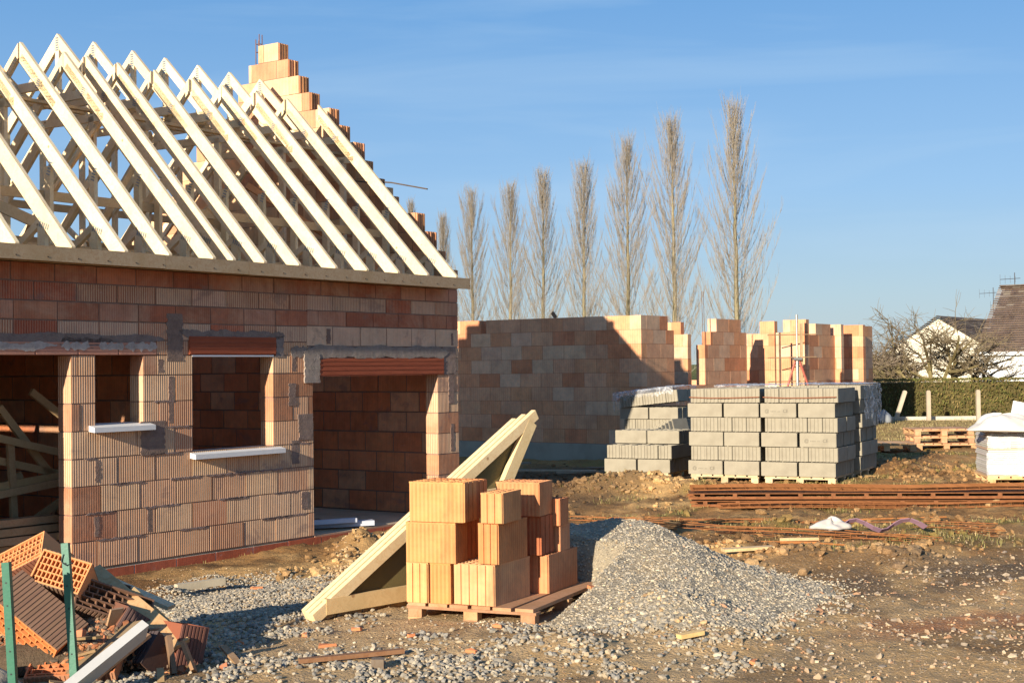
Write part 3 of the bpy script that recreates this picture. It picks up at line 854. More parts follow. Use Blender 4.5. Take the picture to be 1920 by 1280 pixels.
board('wind_brace', (-1.3, 1.05, 3.5), (.6, 1.9, 5.25), .03, .19, (0, -.6, .8), (.60, .42, .25, 0))
board('wind_brace', (-3.4, 1.0, 4.25), (-1.35, .7, 3.5), .03, .11, (0, 0, 1), DW)
board('wind_brace', (.1, 2.9, 5.25), (-1.2, 2.6, 6.0), .03, .09, (0, 0, 1), DW)
board('wind_brace', (-3.2, 5.0, 3.4), (-.6, 4.1, 4.9), .03, .10, (0, 0, 1), DW)
board('wind_brace', (-.4, 1.2, 3.4), (1.2, 2.0, 4.9), .03, .10, (0, 0, 1), DW)
board('wind_brace', (-3.0, 2.6, 5.3), (-1.0, 2.9, 5.9), .03, .09, (0, 0, 1), DW)
board('purlin', (-6.5, 4.25, 4.2), (4.5, 4.25, 4.2), .03, .10, (0, 0, 1), DW)
board('wind_brace', (2.0, 1.2, 4.3), (4.2, .8, 3.3), .03, .08, (0, 0, 1), (.5, .25, .13, 0))
board('wind_brace', (1.1, 1.0, 3.9), (2.2, .9, 3.2), .04, .12, (0, -.5, .8), DW)
board('wind_brace', (-2.0, 4.0, 3.3), (0.6, 5.0, 4.9), .03, .10, (0, 0, 1), DW)

s = MB(); s.box(LEFT_END + .21, 1.6, .21, 6.39, 3.085, 3.105, (.3, .25, .2, 0)); s.build('added_loft_cover', M_OLDWOOD, house)  # unseen cover added to darken the rooms and stop sun stripes

# hooked bar poking out over the gable steps
s = MB()
pts = [H(4.3, 1.62, 4.66), H(4.2, 1.45, 4.60), H(4.3, 1.2, 4.565), H(4.45, 1.3, 4.60), H(4.5, .95, 4.56), H(4.5, .32, 4.42)]
s.tube([p - pts[0] for p in pts], .011, 6, (.09, .07, .06, 0), True)
tag(s.build('steel_bar', M_RUST, loc=pts[0]), 'dark hooked steel bar sticking out sideways over the brick gable steps', 'steel bar')

# ------------------------------------------------------------------ far house shell (second building)
far = empty('unfinished_house', FC, HROT, 'roofless pale orange brick shell with pillar-like wall pieces beyond the grey block stacks', 'house')
def pal_far(ci, a, z, r):
    k = r.random()
    if k < .10: return jit((.55, .25, .14, .2), .08, r)
    if k < .33: return jit((.63, .45, .33, .3), .06, r)
    if k < .7: return jit((.62, .375, .245, .5), .06, r)
    return jit((.59, .32, .19, .4), .06, r)
FCs = [(CH * k, CH * (k + 1)) for k in range(9)]
def fwall(name, axis, a0, a1, t0, t1, openings, n=9, seed=1):
    r = random.Random(seed); w_, c_ = MB(), MB()
    brick_wall(w_, c_, a0, a1, t0, t1, FCs[:n], openings, .5, pal_far, axis=axis, r=r, joint=.006, jitter=.0015, inset=.004, core_col=(.35, .15, .09, 0))
    p = w_.build(name, M_FAR, far); c_.build('mortar_bed', M_MORTAR, p)
    return p
T8 = CH * 8; T7 = CH * 7
fwall('side_wall', 'v', 0, 9.5, 0, .20, [(3.60, 3.74, T8 - .01, 3)], seed=3)
fwall('front_wall', 'u', .203, 4.58, 0, .20, [(1.05, 3.15, T8 - .01, 3), (1.3, 2.62, T7 - 2 * CH - .4, 3), (2.6, 2.88, T8 - CH * .6, 3), (2.62, 2.90, T8 - .01, 3), (4.3, 5.6, T8 - .01, 3)], seed=5)
fwall('wall_pier', 'u', 7.95, 9.52, 0, .20, [(7.9, 8.35, T8 - .01, 3), (9.25, 9.6, T8 - .01, 3)], seed=25)
fwall('wall_pier', 'u', 10.62, 12.045, 0, .20, [(10.6, 10.95, T8 - .01, 3)], seed=26)
fwall('inner_wall', 'v', 1.38, 3.3, 4.5, 4.66, [(0, 1.55, T7 - .01 + CH, 3)], n=9, seed=6)
fwall('inner_wall', 'v', -.12, 1.2, 5.75, 5.91, [(.23, 3, T8 - .01, 3)], seed=7)
fwall('inner_wall', 'v', -1.1, -.40, 5.2, 5.36, [(-.57, 0, T8 - .01, 3)], seed=8)
fwall('inner_wall', 'v', -.16, .9, 9.3 + .225, 9.69, [], seed=9)
fwall('inner_wall', 'v', -.36, 1.2, 10.45, 10.61, [(-.4, -.02, 1.9, 1.91)], seed=10)
fwall('inner_wall', 'v', .21, 2.4, 11.6, 11.76, [(.2, 5, T7 - CH, 3)], seed=12)
fwall('end_wall', 'v', .203, 9.4, 12.05, 12.25, [(2.0, 9.4, CH * 4, 3)], seed=11)
s = MB(); s.box(-.05, 12.30, -.05, 9.6, -.42, -.004, (.33, .32, .28, 0)); s.build('footing', M_CONC, far)
s = MB()   # small bits on the wall head
s.beam((.1, 1.98, 2.45), (.1, 2.06, 2.56), .03, .07, (0, 0, 1), (.25, .17, .12, 0)); s.build('wood_offcut', M_OLDWOOD, far)
s = MB()
for dv in (0, .08): s.tube([V3(2.75 + dv, .1, 1.2), V3(2.72 + dv, .1, 2.4), V3(2.70 + dv, .1, 3.0)], .006, 4, (.14, .09, .07, 0))
s.build('starter_bar', M_RUST, far)

# props holding the far walls
def prop(loc, h, label):
    t_ = empty('steel_prop', loc, 0, label, 'prop')
    s = MB(); s.tube([V3(0, 0, 0), V3(0, 0, h * .66)], .04, 8, (.24, .23, .21, 0), True); s.tube([V3(0, 0, h * .6), V3(0, 0, h)], .024, 8, (.34, .30, .23, 0), True)
    s.box(-.09, .09, -.09, .09, h * .64, h * .66, (.25, .24, .22, 0)); s.build('tube', M_STEEL, t_)
    s = MB(); s.beam((.09, .03, h * .3), (.10, .03, h * .93), .05, .05, (0, 1, 0), (.34, .26, .17, 0)); s.build('batten', M_OLDWOOD, t_)
    for sg in (-1, 1):
        s = MB(); s.tube([V3(sg * .04, 0, h * .64), V3(sg * .33, -.06, h * .30), V3(sg * .62, -.1, 0.02)], .024, 6, (.33, .08, .05, 0)); s.build('leg', M_PAINT, t_)
    s = MB(); s.tube([V3(-.36, .02, h * .2), V3(-.36, .02, h * .86)], .022, 6, (.14, .09, .07, 0)); s.build('side_bar', M_RUST, t_)
    for z in (h * .84, h * .66, h * .47):
        s = MB(); s.tube([V3(-.62, 0, z), V3(.42, .04, z + .01)], .012, 6, (.22, .15, .10, 0), True); s.build('crossbar', M_RUST, t_)
    return t_
q = FH(4.6, -1.15); q.z = g1(q.x, q.y)
prop(q, 3.07 - q.z, 'grey telescopic prop with red raking legs standing behind the tall block stacks')

# ------------------------------------------------------------------ concrete blocks
def block_mesh():
    s = MB(); G = (.28, .26, .22, 0); D = (.23, .215, .18, 0)
    L, W, Hh = .472, .192, .189; t = .026
    s.box(0, L, 0, t, 0, Hh, G); s.box(0, L, W - t, W, 0, Hh, G)
    for x in (0, L * .333 - t / 2, L * .667 - t / 2, L - t): s.box(x, x + t, t, W - t, .0, Hh, G)
    s.box(t, L - t, t, W - t, 0.002, .02, D)
    for x0, x1 in ((-.007, 0.0), (L, L + .007)):      # end profile: two upright ribs with grooves between them
        for y in (.004, .058, .108, .162): s.box(x0 * 1.6 if x0 < 0 else x0, (x1 - L) * 1.6 + L if x1 > L else x1, y, y + .032, .003, Hh - .003, G)
    me = s.build('block_shape', M_BLOCK); m_ = me.data; bpy.data.objects.remove(me); return m_
BLK = block_mesh()
ORD = ['first', 'second', 'third', 'fourth', 'fifth', 'sixth', 'seventh']
nblk = [0]
def add_block(loc, rot, label, group, tilt=None):
    o = bpy.data.objects.new('concrete_block', BLK); COL.objects.link(o)
    o.location = loc
    if tilt is None: o.rotation_euler = (0, 0, rot)
    else: o.rotation_euler = Matrix.Rotation(rot, 4, 'Z').to_3x3().to_4x4().to_euler() if False else (tilt[0], tilt[1], rot)
    tag(o, label, 'block', group); nblk[0] += 1
    return o
def pallet(loc, rot, w, d, label, group=None, h=.12, mat=None, col=(.52, .38, .22, 0), full=True, name='wooden_pallet', r=rnd):
    t_ = empty(name, loc, rot, label, 'pallet', group)
    n = max(5, int(w / .14))
    dk = MB(); bw = w / n
    for k in range(n): dk.box(k * bw + .008, (k + 1) * bw - .012 - r.uniform(0, .01), r.uniform(-.006, .006), d + r.uniform(-.008, .008), h - .022, h, jit(col, .15, r))
    dk.build('deck', mat or M_OLDWOOD, t_)
    for y in (0.0, d / 2 - .04, d - .08):
        for x in (0.01, w / 2 - .05, w - .11):
            b_ = MB(); b_.box(x, x + .10, y + .004, y + .076, .02, h - .040, jit(col, .2, r)); b_.build('foot_block', mat or M_OLDWOOD, t_)
        b_ = MB(); b_.box(0, w, y, y + .08, h - .04, h - .0225, jit(col, .2, r)); b_.build('bearer', mat or M_OLDWOOD, t_)
    for x in (0.01, w / 2 - .05, w - .11):
        b_ = MB(); b_.box(x, x + .10, 0, d, 0, .0195, jit(col, .2, r)); b_.build('skid', mat or M_OLDWOOD, t_)
    return t_
def stack(x, y, z, ang, layers, tag_, short, face='front', top_cut=None, skip=None, w=.98, d=1.0, r=rnd, all_top=True, rightcol=True, leftcol=True):
    """layers alternate stretchers (two 50 cm faces across) and headers (block ends across)"""
    R = Matrix.Rotation(ang, 4, 'Z'); base = Vector((x, y, z))
    for k, kind in enumerate(layers):
        top = k == len(layers) - 1
        zz = z + .198 * k
        jx, jy = r.uniform(-.012, .012) + (.01 if kind == 'H' else -.02), r.uniform(-.008, .008) + (.016 if kind == 'H' else -.01)
        cells = []
        if kind == 'S':
            for i in range(2):
                for j in range(5): cells.append((i, j, i * .522 - .0, j * .2, 0, 2, 5))
        else:
            for i in range(5):
                for j in range(2): cells.append((i, j, i * .2, j * .497, 1, 5, 2))
        for (i, j, bx, by, hd, ni, nj) in cells:
            vis = (j == 0) or (rightcol and i == ni - 1) or (leftcol and i == 0) or (top and all_top) or (k == len(layers) - 2 and top_cut)
            if not vis: continue
            if skip and skip(k, i, j): continue
            bx += jx + r.uniform(-.006, .006); by += jy + r.uniform(-.012, .012)
            if hd: loc = base + (R @ Vector((bx + .2, by, 0)).to_4d()).to_3d(); rot = ang + math.pi / 2
            else: loc = base + (R @ Vector((bx, by, 0)).to_4d()).to_3d(); rot = ang
            loc.z = zz
            row = ORD[k] + ' layer up'
            if hd: lab = f'end-on grey block, {row}, {ORD[i]} across, {ORD[j]} deep, {short}'
            else: lab = f'lengthwise grey block, {row}, {ORD[i]} across, {ORD[j]} deep, {short}'
            add_block(loc, rot + r.uniform(-.006, .006), lab, tag_)
AB = math.radians(-27)
PC = (.50, .42, .30, 0)
stR = (3.41, 19.50)
zb = .41
pallet((stR[0], stR[1], zb - .02), AB, .98, 1.0, 'pale pallet under the tall uncovered block stack with open front', h=.12, col=PC)
stack(stR[0], stR[1], zb + .10, AB, 'SHSHSH', 'concrete blocks of the tall stack facing the rusty steel', 'tall stack facing the steel')
stL = (2.47, 20.0)
pallet((stL[0], stL[1], zb - .02), AB, .98, 1.0, 'pale pallet under the middle block stack with rust band on top', h=.12, col=PC)
stack(stL[0], stL[1], zb + .10, AB, 'SHSHSH', 'concrete blocks of the middle stack', 'middle tall stack')
dR = Vector((-math.sin(AB), math.cos(AB), 0)); aR = Vector((math.cos(AB), math.sin(AB), 0))
p = Vector((stR[0], stR[1], 0)) + dR * 1.12 + aR * .06
pallet((p.x, p.y, zb), AB, .98, 1.0, 'pale pallet under the film wrapped block stack behind the tall one', h=.12, col=PC)
stack(p.x, p.y, zb + .12, AB, 'SHSHSH', 'concrete blocks of the film wrapped stack', 'film wrapped stack', leftcol=False)
p2 = p
p = Vector((stL[0], stL[1], 0)) + dR * 1.15 + aR * .0
stack(p.x, p.y, zb + .10, AB, 'SHSHSH', 'concrete blocks behind the middle stack', 'stack behind the middle one', rightcol=False)
# low stack with open cells at the far side
stS = (1.36, 21.05)
pallet((stS[0], stS[1], .36), AB, .98, 1.0, 'pale pallet under the low block stack by the brown earth mound', h=.12, col=PC)
stack(stS[0], stS[1], .48, AB, 'SH', 'concrete blocks of the low stack', 'low stack', top_cut=True)
stack(stS[0], stS[1], .48 + .397, AB, 'S', 'concrete blocks of the low stack', 'set-back row atop low stack', skip=lambda k, i, j: j < 2)
# leaning stack behind it
stM = (1.82, 23.75)
pallet((stM[0], stM[1], .24), AB, .98, 1.0, 'pale pallet under the slumped block stack', h=.12, col=PC)
stack(stM[0], stM[1], .36, AB, 'SHSHS', 'concrete blocks of the slumped stack', 'slumped stack')
R_ = Matrix.Rotation(AB, 4, 'Z')
for i in range(5):
    for j in range(2):
        pz = Vector(stM + (.45,)) + (R_ @ V3(i * .202 + .2 - .02, j * .5 - .03, 0))
        o = add_block((pz.x, pz.y, .36 + .995 + .022 * i), AB + math.pi / 2, f'grey block of the tilted top layer, {ORD[i]} across and {ORD[j]} deep, slumped stack', 'concrete blocks of the slumped stack', (0, 0))
        o.rotation_euler = (Matrix.Rotation(AB, 4, 'Z') @ Matrix.Rotation(-.11, 4, 'Y') @ Matrix.Rotation(math.pi / 2, 4, 'Z')).to_euler()
for i in range(6):
    pz = Vector(stM + (0,)) + (R_ @ V3(1.0 + .02 * i, -1.0 + .10 * i, 0))
    o = add_block((pz.x, pz.y, .84 + .03 * i), 0, f'grey block slid out between low and middle stacks, {ORD[i]} along', 'concrete blocks of the slumped stack')
    o.rotation_euler = (Matrix.Rotation(AB - .15, 4, 'Z') @ Matrix.Rotation(-.25, 4, 'Y') @ Matrix.Rotation(math.pi / 2, 4, 'Z')).to_euler()
# rust coloured band round the top layers
for (sx, sy), lab in ((stR, 'rust brown strap round the top layer of the tall block stack'), (stL, 'rust brown strap round the top layer of the middle block stack')):
    s = MB(); b0 = Vector((0, 0, .10))
    pts = [V3(.0, -.02, 0), V3(.3, -.022, -.012), V3(.6, -.022, -.01), V3(1.0, -.02, 0), V3(1.012, .5, .0), V3(1.0, 1.02, 0), V3(.5, 1.03, 0), V3(-.01, 1.02, 0), V3(-.022, .5, 0), V3(.0, -.02, 0)]
    for i in range(len(pts) - 1): s.beam(pts[i], pts[i + 1], .004, .014, (0, 0, 1), (.20, .085, .05, 0))
    tag(s.build('packing_strap', M_PLAIN, loc=(sx, sy, zb + .10 + .98 + .085), rotz=AB), lab, 'strap')
# plastic film
def film(name, loc, ang, w, d, h, top, label, sides=('front', 'right', 'left', 'back'), seed=1, hang=.3, lean=0.):
    r = np.random.default_rng(seed); n = 26
    vs, fs = [], []
    def sheet(P, U, Vv, nu, nv, nrm, amp, ragged):
        b0 = len(vs)
        for i in range(nu + 1):
            rag = r.uniform(.6, 1) if ragged else 1
            for j in range(nv + 1):
                k = j / nv * rag
                p = P + U * (i / nu) + Vv * k
                q = amp * (math.sin(i * 1.7 + j * 2.1 + seed) + .8 * math.sin(i * .9 - j * 3.3) + r.uniform(-.7, .7))
                p = p + nrm * (abs(q) + .006)
                vs.append(tuple(p))
        for i in range(nu):
            for j in range(nv):
                a = b0 + i * (nv + 1) + j
                fs.append((a, a + nv + 1, a + nv + 2, a + 1))
    sheet(V3(-.02, -.02, top), V3(w + .04, 0, 0), V3(0, d + .04, 0), n, n, V3(0, 0, 1), .012, False)
    dn = V3(0, 0, -h)
    if 'front' in sides: sheet(V3(-.02, -.03, top + .012), V3(w + .04, 0, 0), dn * hang, n, 8, V3(0, -1, 0), .01, True)
    if 'right' in sides: sheet(V3(w + .03, -.03 + (0 if 'front' in sides else .05), top + .012), V3(0, d + .05, 0), dn, n, 16, V3(1, 0, 0), .012, True)
    if 'left' in sides: sheet(V3(-.03, -.03, top + .012), V3(0, d + .05, 0), dn, n, 16, V3(-1, 0, 0), .012, True)
    me = bpy.data.meshes.new(name); me.from_pydata(vs, [], fs); me.materials.append(M_FILM); me.shade_smooth()
    o = bpy.data.objects.new(name, me); COL.objects.link(o)
    o.rotation_euler = (Matrix.Rotation(ang, 4, 'Z') @ Matrix.Rotation(lean, 4, 'Y')).to_euler(); o.location = loc
    return tag(o, label, 'plastic film')
film('plastic_film', (p2.x, p2.y, zb + .12), AB, 1.0, 1.0, .62, 1.19, 'torn clear film over the wrapped block stack and hanging down its side', ('right',), 2)
film('plastic_film', (stM[0], stM[1], .36), AB, 1.02, 1.0, .35, 1.215, 'crumpled clear film over the slumped block stack', ('front', 'right', 'left'), 5, .45, -.11)
film('plastic_film', (p.x, p.y, zb + .1), AB, .9, .8, .1, 1.20, 'loose scrap of clear film on top of the stack behind the middle one', ('front',), 8, .3)
# stamped marks on a few block faces
def ce_mark(host, u, w_, side_y):
    cu = bpy.data.curves.new('stamp', 'FONT'); cu.body = '@ ---- --  CE'; cu.size = .062; cu.extrude = .0006
    tmp = bpy.data.objects.new('stamp', cu); COL.objects.link(tmp)
    bpy.context.view_layer.update()
    me = bpy.data.meshes.new_from_object(tmp.evaluated_get(bpy.context.evaluated_depsgraph_get())); bpy.data.objects.remove(tmp)
    me.materials.clear(); me.materials.append(M_STAMP)
    o = bpy.data.objects.new('printed_stamp', me); COL.objects.link(o); o.parent = host
    o.matrix_local = Matrix.Translation((u, side_y, w_)) @ Matrix.Rotation(math.pi / 2, 4, 'X')
m, t = newmat('stamp_ink'); surf(t, (.13, .115, .09, 1), .9); M_STAMP = m
for key in ('fifth layer up, first across, first deep, tall stack', 'third layer up, second across, first deep, tall stack', 'first layer up, first across, first deep, middle', 'fourth layer up, first across, first deep, slumped', 'third layer up, first across, first deep, slumped'):
    for o in [q for q in bpy.data.objects if q.name.startswith('concrete_block') and 'lengthwise' in q.get('label', '') and key in q['label']]:
        ce_mark(o, .05, .065, -.0012)
# cement bag lump beside the end pillar
def lump(name, loc, sx, sy, sz, col, mat, label, cat, seed=0, n=16, amp=.12, rotz=0, flat=True, group=None, parent=None):
    r = random.Random(seed); s = MB(); ph = [r.uniform(0, 6) for _ in range(6)]
    for i in range(n + 1):
        th = math.pi * i / n
        for k in range(2 * n):
            f_ = math.pi * k / n
            q = 1 + amp * (math.sin(3 * f_ + ph[0] + 2 * th) * .5 + math.sin(5 * f_ + ph[1]) * .3 + math.sin(4 * th + ph[2]) * .4 + math.sin(7 * f_ - 3 * th + ph[3]) * .25)
            z = math.cos(th); z = z if z > 0 or not flat else z * .25
            s.v.append((sx * q * math.sin(th) * math.cos(f_), sy * q * math.sin(th) * math.sin(f_), sz * q * z + (sz * .25 if flat else 0)))
    for i in range(n):
        for k in range(2 * n):
            a = i * 2 * n + k; b_ = i * 2 * n + (k + 1) % (2 * n)
            s.f.append((a, a + 2 * n, b_ + 2 * n, b_)); s.c.append(jit(col, .05, r))
    o = s.build(name, mat, loc=loc, rotz=rotz, smooth=True, parent=parent)
    if label: tag(o, label, cat, group)
    return o
q = FH(11.6, -.42); lump('film_bundle', (q.x, q.y, .48), .22, .2, .28, (.20, .21, .22, 0), M_WHITE, 'grey bundle of wadded film at the foot of the last brick pillar', 'bundle', 4)

# ------------------------------------------------------------------ clay blocks on the near pallet
PA = math.radians(-23.5); PO = Vector((-.727, 9.647, 0)); pz0 = g1(-.4, 9.9)
PTOP = .445
pal_ = pallet((PO.x, PO.y, PTOP - .115), PA, .94, 1.25, 'weathered reddish pallet of boards carrying the orange clay blocks', h=.115, col=(.40, .23, .14, 0), r=random.Random(5))
def clay_block(a0, a1, b0, b1, z0, z1, col, label, grooves='ends', rot=0, r=rnd, lip=True):
    """ribbed clay block with an open honeycomb top"""
    w, d, h = a1 - a0, b1 - b0, z1 - z0
    s = MB(); t = .012; C_ = col; Dk = (col[0] * .55, col[1] * .4, col[2] * .35, 0)
    body = (col[0], col[1], col[2], 1.0)
    # chamfered body outline
    ch = .006
    ol = [(ch, 0), (w - ch, 0), (w, ch), (w, d - ch), (w - ch, d), (ch, d), (0, d - ch), (0, ch)]
    s.prism([(x, y) for x, y in ol], 0, h - .012, body, 'z')
    # honeycomb webs on top
    nu = max(3, int(w / .045)); nv = max(3, int(d / .045))
    for k in range(nu + 1):
        x = k * (w - .008) / nu; s.box(x, x + .008, 0.001, d - .001, h - .0118, h - .001 * (k % 2), (col[0], col[1], col[2], 0))
    for k in range(nv + 1):
        y = k * (d - .008) / nv; s.box(.001, w - .001, y, y + .008, h - .0118, h - .0005 - .001 * (k % 2), (col[0], col[1], col[2], 0))
    # tongue-and-groove strips on one pair of faces
    def strips(face):
        L = w if face in ('f', 'b') else d
        n = 3 if L < .25 else 5
        sw = L / n
        for k in range(n):
            x0, x1 = k * sw + .006, (k + 1) * sw - .006
            cc = jit((col[0], col[1], col[2], .5), .06, r)
            if face == 'f': s.box(x0, x1, -.009, .002, .002, h - .004, cc)
            elif face == 'b': s.box(x0, x1, d - .002, d + .009, .002, h - .004, cc)
            elif face == 'r': s.box(w - .002, w + .009, x0, x1, .002, h - .004, cc)
            else: s.box(-.009, .002, x0, x1, .002, h - .004, cc)
    for f_ in grooves: strips(f_)
    p = PO + Matrix.Rotation(PA, 3, 'Z') @ Vector((a0, b0, 0)); p.z = PTOP + z0
    o = s.build('clay_block', M_NEWBRICK, loc=p, rotz=PA + math.radians(rot))
    return tag(o, label, 'clay block', 'clay blocks stacked on the near pallet')
BO, BY, BR = (.62, .33, .15), (.68, .46, .24), (.50, .24, .14)
B = clay_block
B(0, .163, 0, .45, .0, .268, (0.585, 0.370, 0.178), 'pale yellow clay block end-on at the outer bottom corner of the pallet', 'fb')
B(.170, .322, .012, .44, .0, .268, (0.533, 0.252, 0.099), 'orange clay block with chipped lower corner, second in the bottom row', '')
B(.335, .645, .04, .55, .0, .270, (0.585, 0.348, 0.198), 'wide pale clay block with deep upright grooves, bottom row by pallet front edge', 'f', -4)
B(.56, .775, .64, 1.15, .0, .266, (0.516, 0.244, 0.132), 'pinkish clay block standing alone at the far side of the pallet', 'f', -2)
B(.02, .30, .50, .93, .0, .266, (0.499, 0.237, 0.119), 'clay block hidden low at the back of the pallet', '')
B(.33, .52, .62, 1.1, .0, .266, (0.473, 0.222, 0.112), 'clay block low in the middle back of the pallet', '')
B(.0, .365, -.004, .20, .270, .538, (0.550, 0.274, 0.119), 'orange clay block, middle of the three-high stack', '', 1.5)
B(-.01, .345, .215, .42, .270, .538, (0.482, 0.200, 0.086), 'deep orange clay block behind the middle of the three-high stack', 'r')
B(.02, .42, .012, .215, .540, .806, (0.550, 0.296, 0.132), 'clay block on top of the three-high stack, edge of pallet', 'r', 1)
B(.01, .40, .225, .43, .540, .80, (0.473, 0.215, 0.099), 'clay block at the back of the three-high stack, top layer', 'r')
B(.512, .662, .045, .50, .272, .540, (0.516, 0.237, 0.106), 'upright grooved clay block standing on the wide pale block', 'f', -2)
B(.545, .705, .02, .35, .542, .742, (0.550, 0.296, 0.145), 'small grooved clay block topmost of the middle column', 'f', 2)
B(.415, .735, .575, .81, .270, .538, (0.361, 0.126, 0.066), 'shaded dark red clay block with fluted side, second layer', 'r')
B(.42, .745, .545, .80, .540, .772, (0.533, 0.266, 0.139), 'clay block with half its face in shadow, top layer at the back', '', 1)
B(.655, .785, .83, 1.02, .268, .45, (0.533, 0.266, 0.158), 'short fluted clay block on the lone pinkish block', '')
B(.655, .80, .79, .96, .452, .64, (0.464, 0.200, 0.106), 'short clay block on top of the short fluted one', '')

# ------------------------------------------------------------------ triangular timber frame behind the pallet
fA = Vector((-1.39, 9.66, 0)); fdir = Vector((.86, .95, 0)).normalized()
fz = g1(-1.3, 9.7) - .01
tf = empty('leaning_truss', (fA.x, fA.y, fz), math.atan2(fdir.y, fdir.x), 'triangular frame of new planks with olive panel leaning behind the pallet of clay blocks', 'truss')
FLp = 2.28; FHt = 1.30
def fb(name, p0, p1, w, h, up, col=(.74, .58, .36, 0), mat=M_WOOD):
    b_ = MB(); b_.beam(p0, p1, w, h, up, jit(col, .04)); return b_.build(name, mat, tf)
hyp = V3(FLp, 0, FHt).normalized(); hn = V3(-hyp.z, 0, hyp.x)
for k, (dy, s0, s1, dz) in enumerate(((-.048, .0, 1.0, 0), (-.002, .004, .972, .006), (.044, .008, .945, .010))):
    p0 = V3(0, dy, .03) + V3(FLp, 0, FHt) * s0 + hn * dz; p1 = V3(0, dy, .03) + V3(FLp, 0, FHt) * s1 + hn * dz
    fb('top_board', p0, p1, .042, .078, hn, (.76, .60, .38, 0))
fb('bottom_board', (.10, -.05, .10), (1.7, -.05, .10), .042, .105, (0, 0, 1), (.68, .50, .28, 0))
fb('bottom_board', (.03, .01, .03), (1.7, .01, -.02), .045, .10, (0, 0, 1), (.60, .42, .23, 0))
fb('end_board', (FLp - .05, -.048, FHt - .03), (1.42, -.048, .05), .044, .10, (-.8, 0, .6), (.70, .55, .33, 0))
fb('cross_board', (1.35, -.044, .72), (1.98, -.044, .74), .03, .09, (0, 0, 1), (.70, .55, .33, 0))
b_ = MB(); b_.prism([(.16, .07), (1.44, .07), (FLp - .1, FHt - .07)], -.012, -.002, (.16, .13, .06, 0), 'y'); b_.build('panel', M_PLAIN, tf)

# ------------------------------------------------------------------ boards lying in the garage bay, timber in the open bay
def thing_board(name, p0, p1, w, h, col, mat, label, cat='board', up=(0, 0, 1), group=None):
    p0, p1 = Vector(p0), Vector(p1); c = (p0 + p1) / 2
    b_ = MB(); b_.beam(p0 - c, p1 - c, w, h, up, col); return tag(b_.build(name, mat, loc=c), label, cat, group)
thing_board('grey_profile', H(1.95, .9, .10), H(3.0, .05, .12), .16, .06, (.44, .46, .52, 0), M_WHITE, 'pale grey plastic profile lying across the garage floor', 'profile')
thing_board('grey_profile', H(1.6, .75, .16), H(2.75, .12, .17), .10, .05, (.5, .52, .58, 0), M_WHITE, 'shorter grey profile lying on top of the long one in the garage', 'profile')
thing_board('plywood_offcut', H(1.9, 1.9, .085), H(3.1, 1.0, .085), .38, .02, (.2, .15, .11, 0), M_OLDWOOD, 'dark thin board flat on the garage floor behind the grey profiles', 'board')
for k in range(6):
    zz = .12 + k * .085; off = (k % 3) * .05
    thing_board('timber_plank', H(-4.1 + off, .60 + .05 * (k % 2), zz), H(-1.25 - off, .50 + .04 * (k % 3), zz), .16, .072, jit((.42, .30, .18, 0), .12), M_OLDWOOD, f'brown plank, {ORD[k]} up in the pile inside the open bay', 'plank', group='planks piled in the open bay')
tb = empty('timber_truss_pile', H(-1.75, .95, .07), HROT, 'tangle of thin roof truss lattices stored upright inside the dark open bay', 'truss pile')
for (a, b_) in (((-1.3, 0, 1.62), (1.4, 0, .95)), ((-1.1, .1, 1.35), (.9, .1, .86)), ((-.9, .05, .72), (1.5, .05, .92)), ((-1.2, .0, .60), (1.3, 0, .85)), ((-.4, .02, .0), (1.5, .02, .95)), ((.25, .03, 0), (.18, .03, 1.25)), ((.95, .04, .05), (.85, .04, 1.5)),
                ((.1, .1, 1.6), (.75, .1, .85)), ((-1.0, .15, .1), (.4, .15, .9)), ((.5, .12, 1.75), (1.3, .12, 1.2)), ((.8, .2, .3), (1.2, .2, 1.1))):
    m_ = MB(); m_.beam(a, b_, .04, .075, (0, 0, 1), jit((.52, .38, .22, 0), .12)); m_.build('lattice_board', M_WOOD, tb)
rb = empty('red_shutter_frame', H(-2.75, 2.2, .07), HROT, 'red brown board frame standing behind the truss lattices in the open bay', 'board frame')
for (a, b_, w_, h_) in (((-1.6, 0, 1.42), (1.9, 0, 1.42), .05, .24), ((-.75, 0, 0), (-.75, 0, 1.3), .05, .3), ((1.4, 0, 0), (1.4, 0, 1.3), .05, .2)):
    m_ = MB(); m_.beam(a, b_, w_, h_, (0, 0, 1) if a[2] == b_[2] else (1, 0, 0), (.42, .12, .04, 0)); m_.build('board', M_OLDWOOD, rb)
for k, (u, v) in enumerate(((1.15, 2.2), (.6, 2.6))):
    s = MB(); s.tube([V3(0, 0, 0), V3(0.02, 0, 2.7)], .028, 6, (.05, .04, .035, 0), True); s.box(-.06, .06, -.06, .06, 0, .01, (.05, .04, .035, 0))
    tag(s.build('steel_prop', M_STEEL, loc=H(u, v, .066)), ('thin dark prop just inside the wide window' if k == 0 else 'thin dark prop deeper in the room behind the wide window'), 'prop')

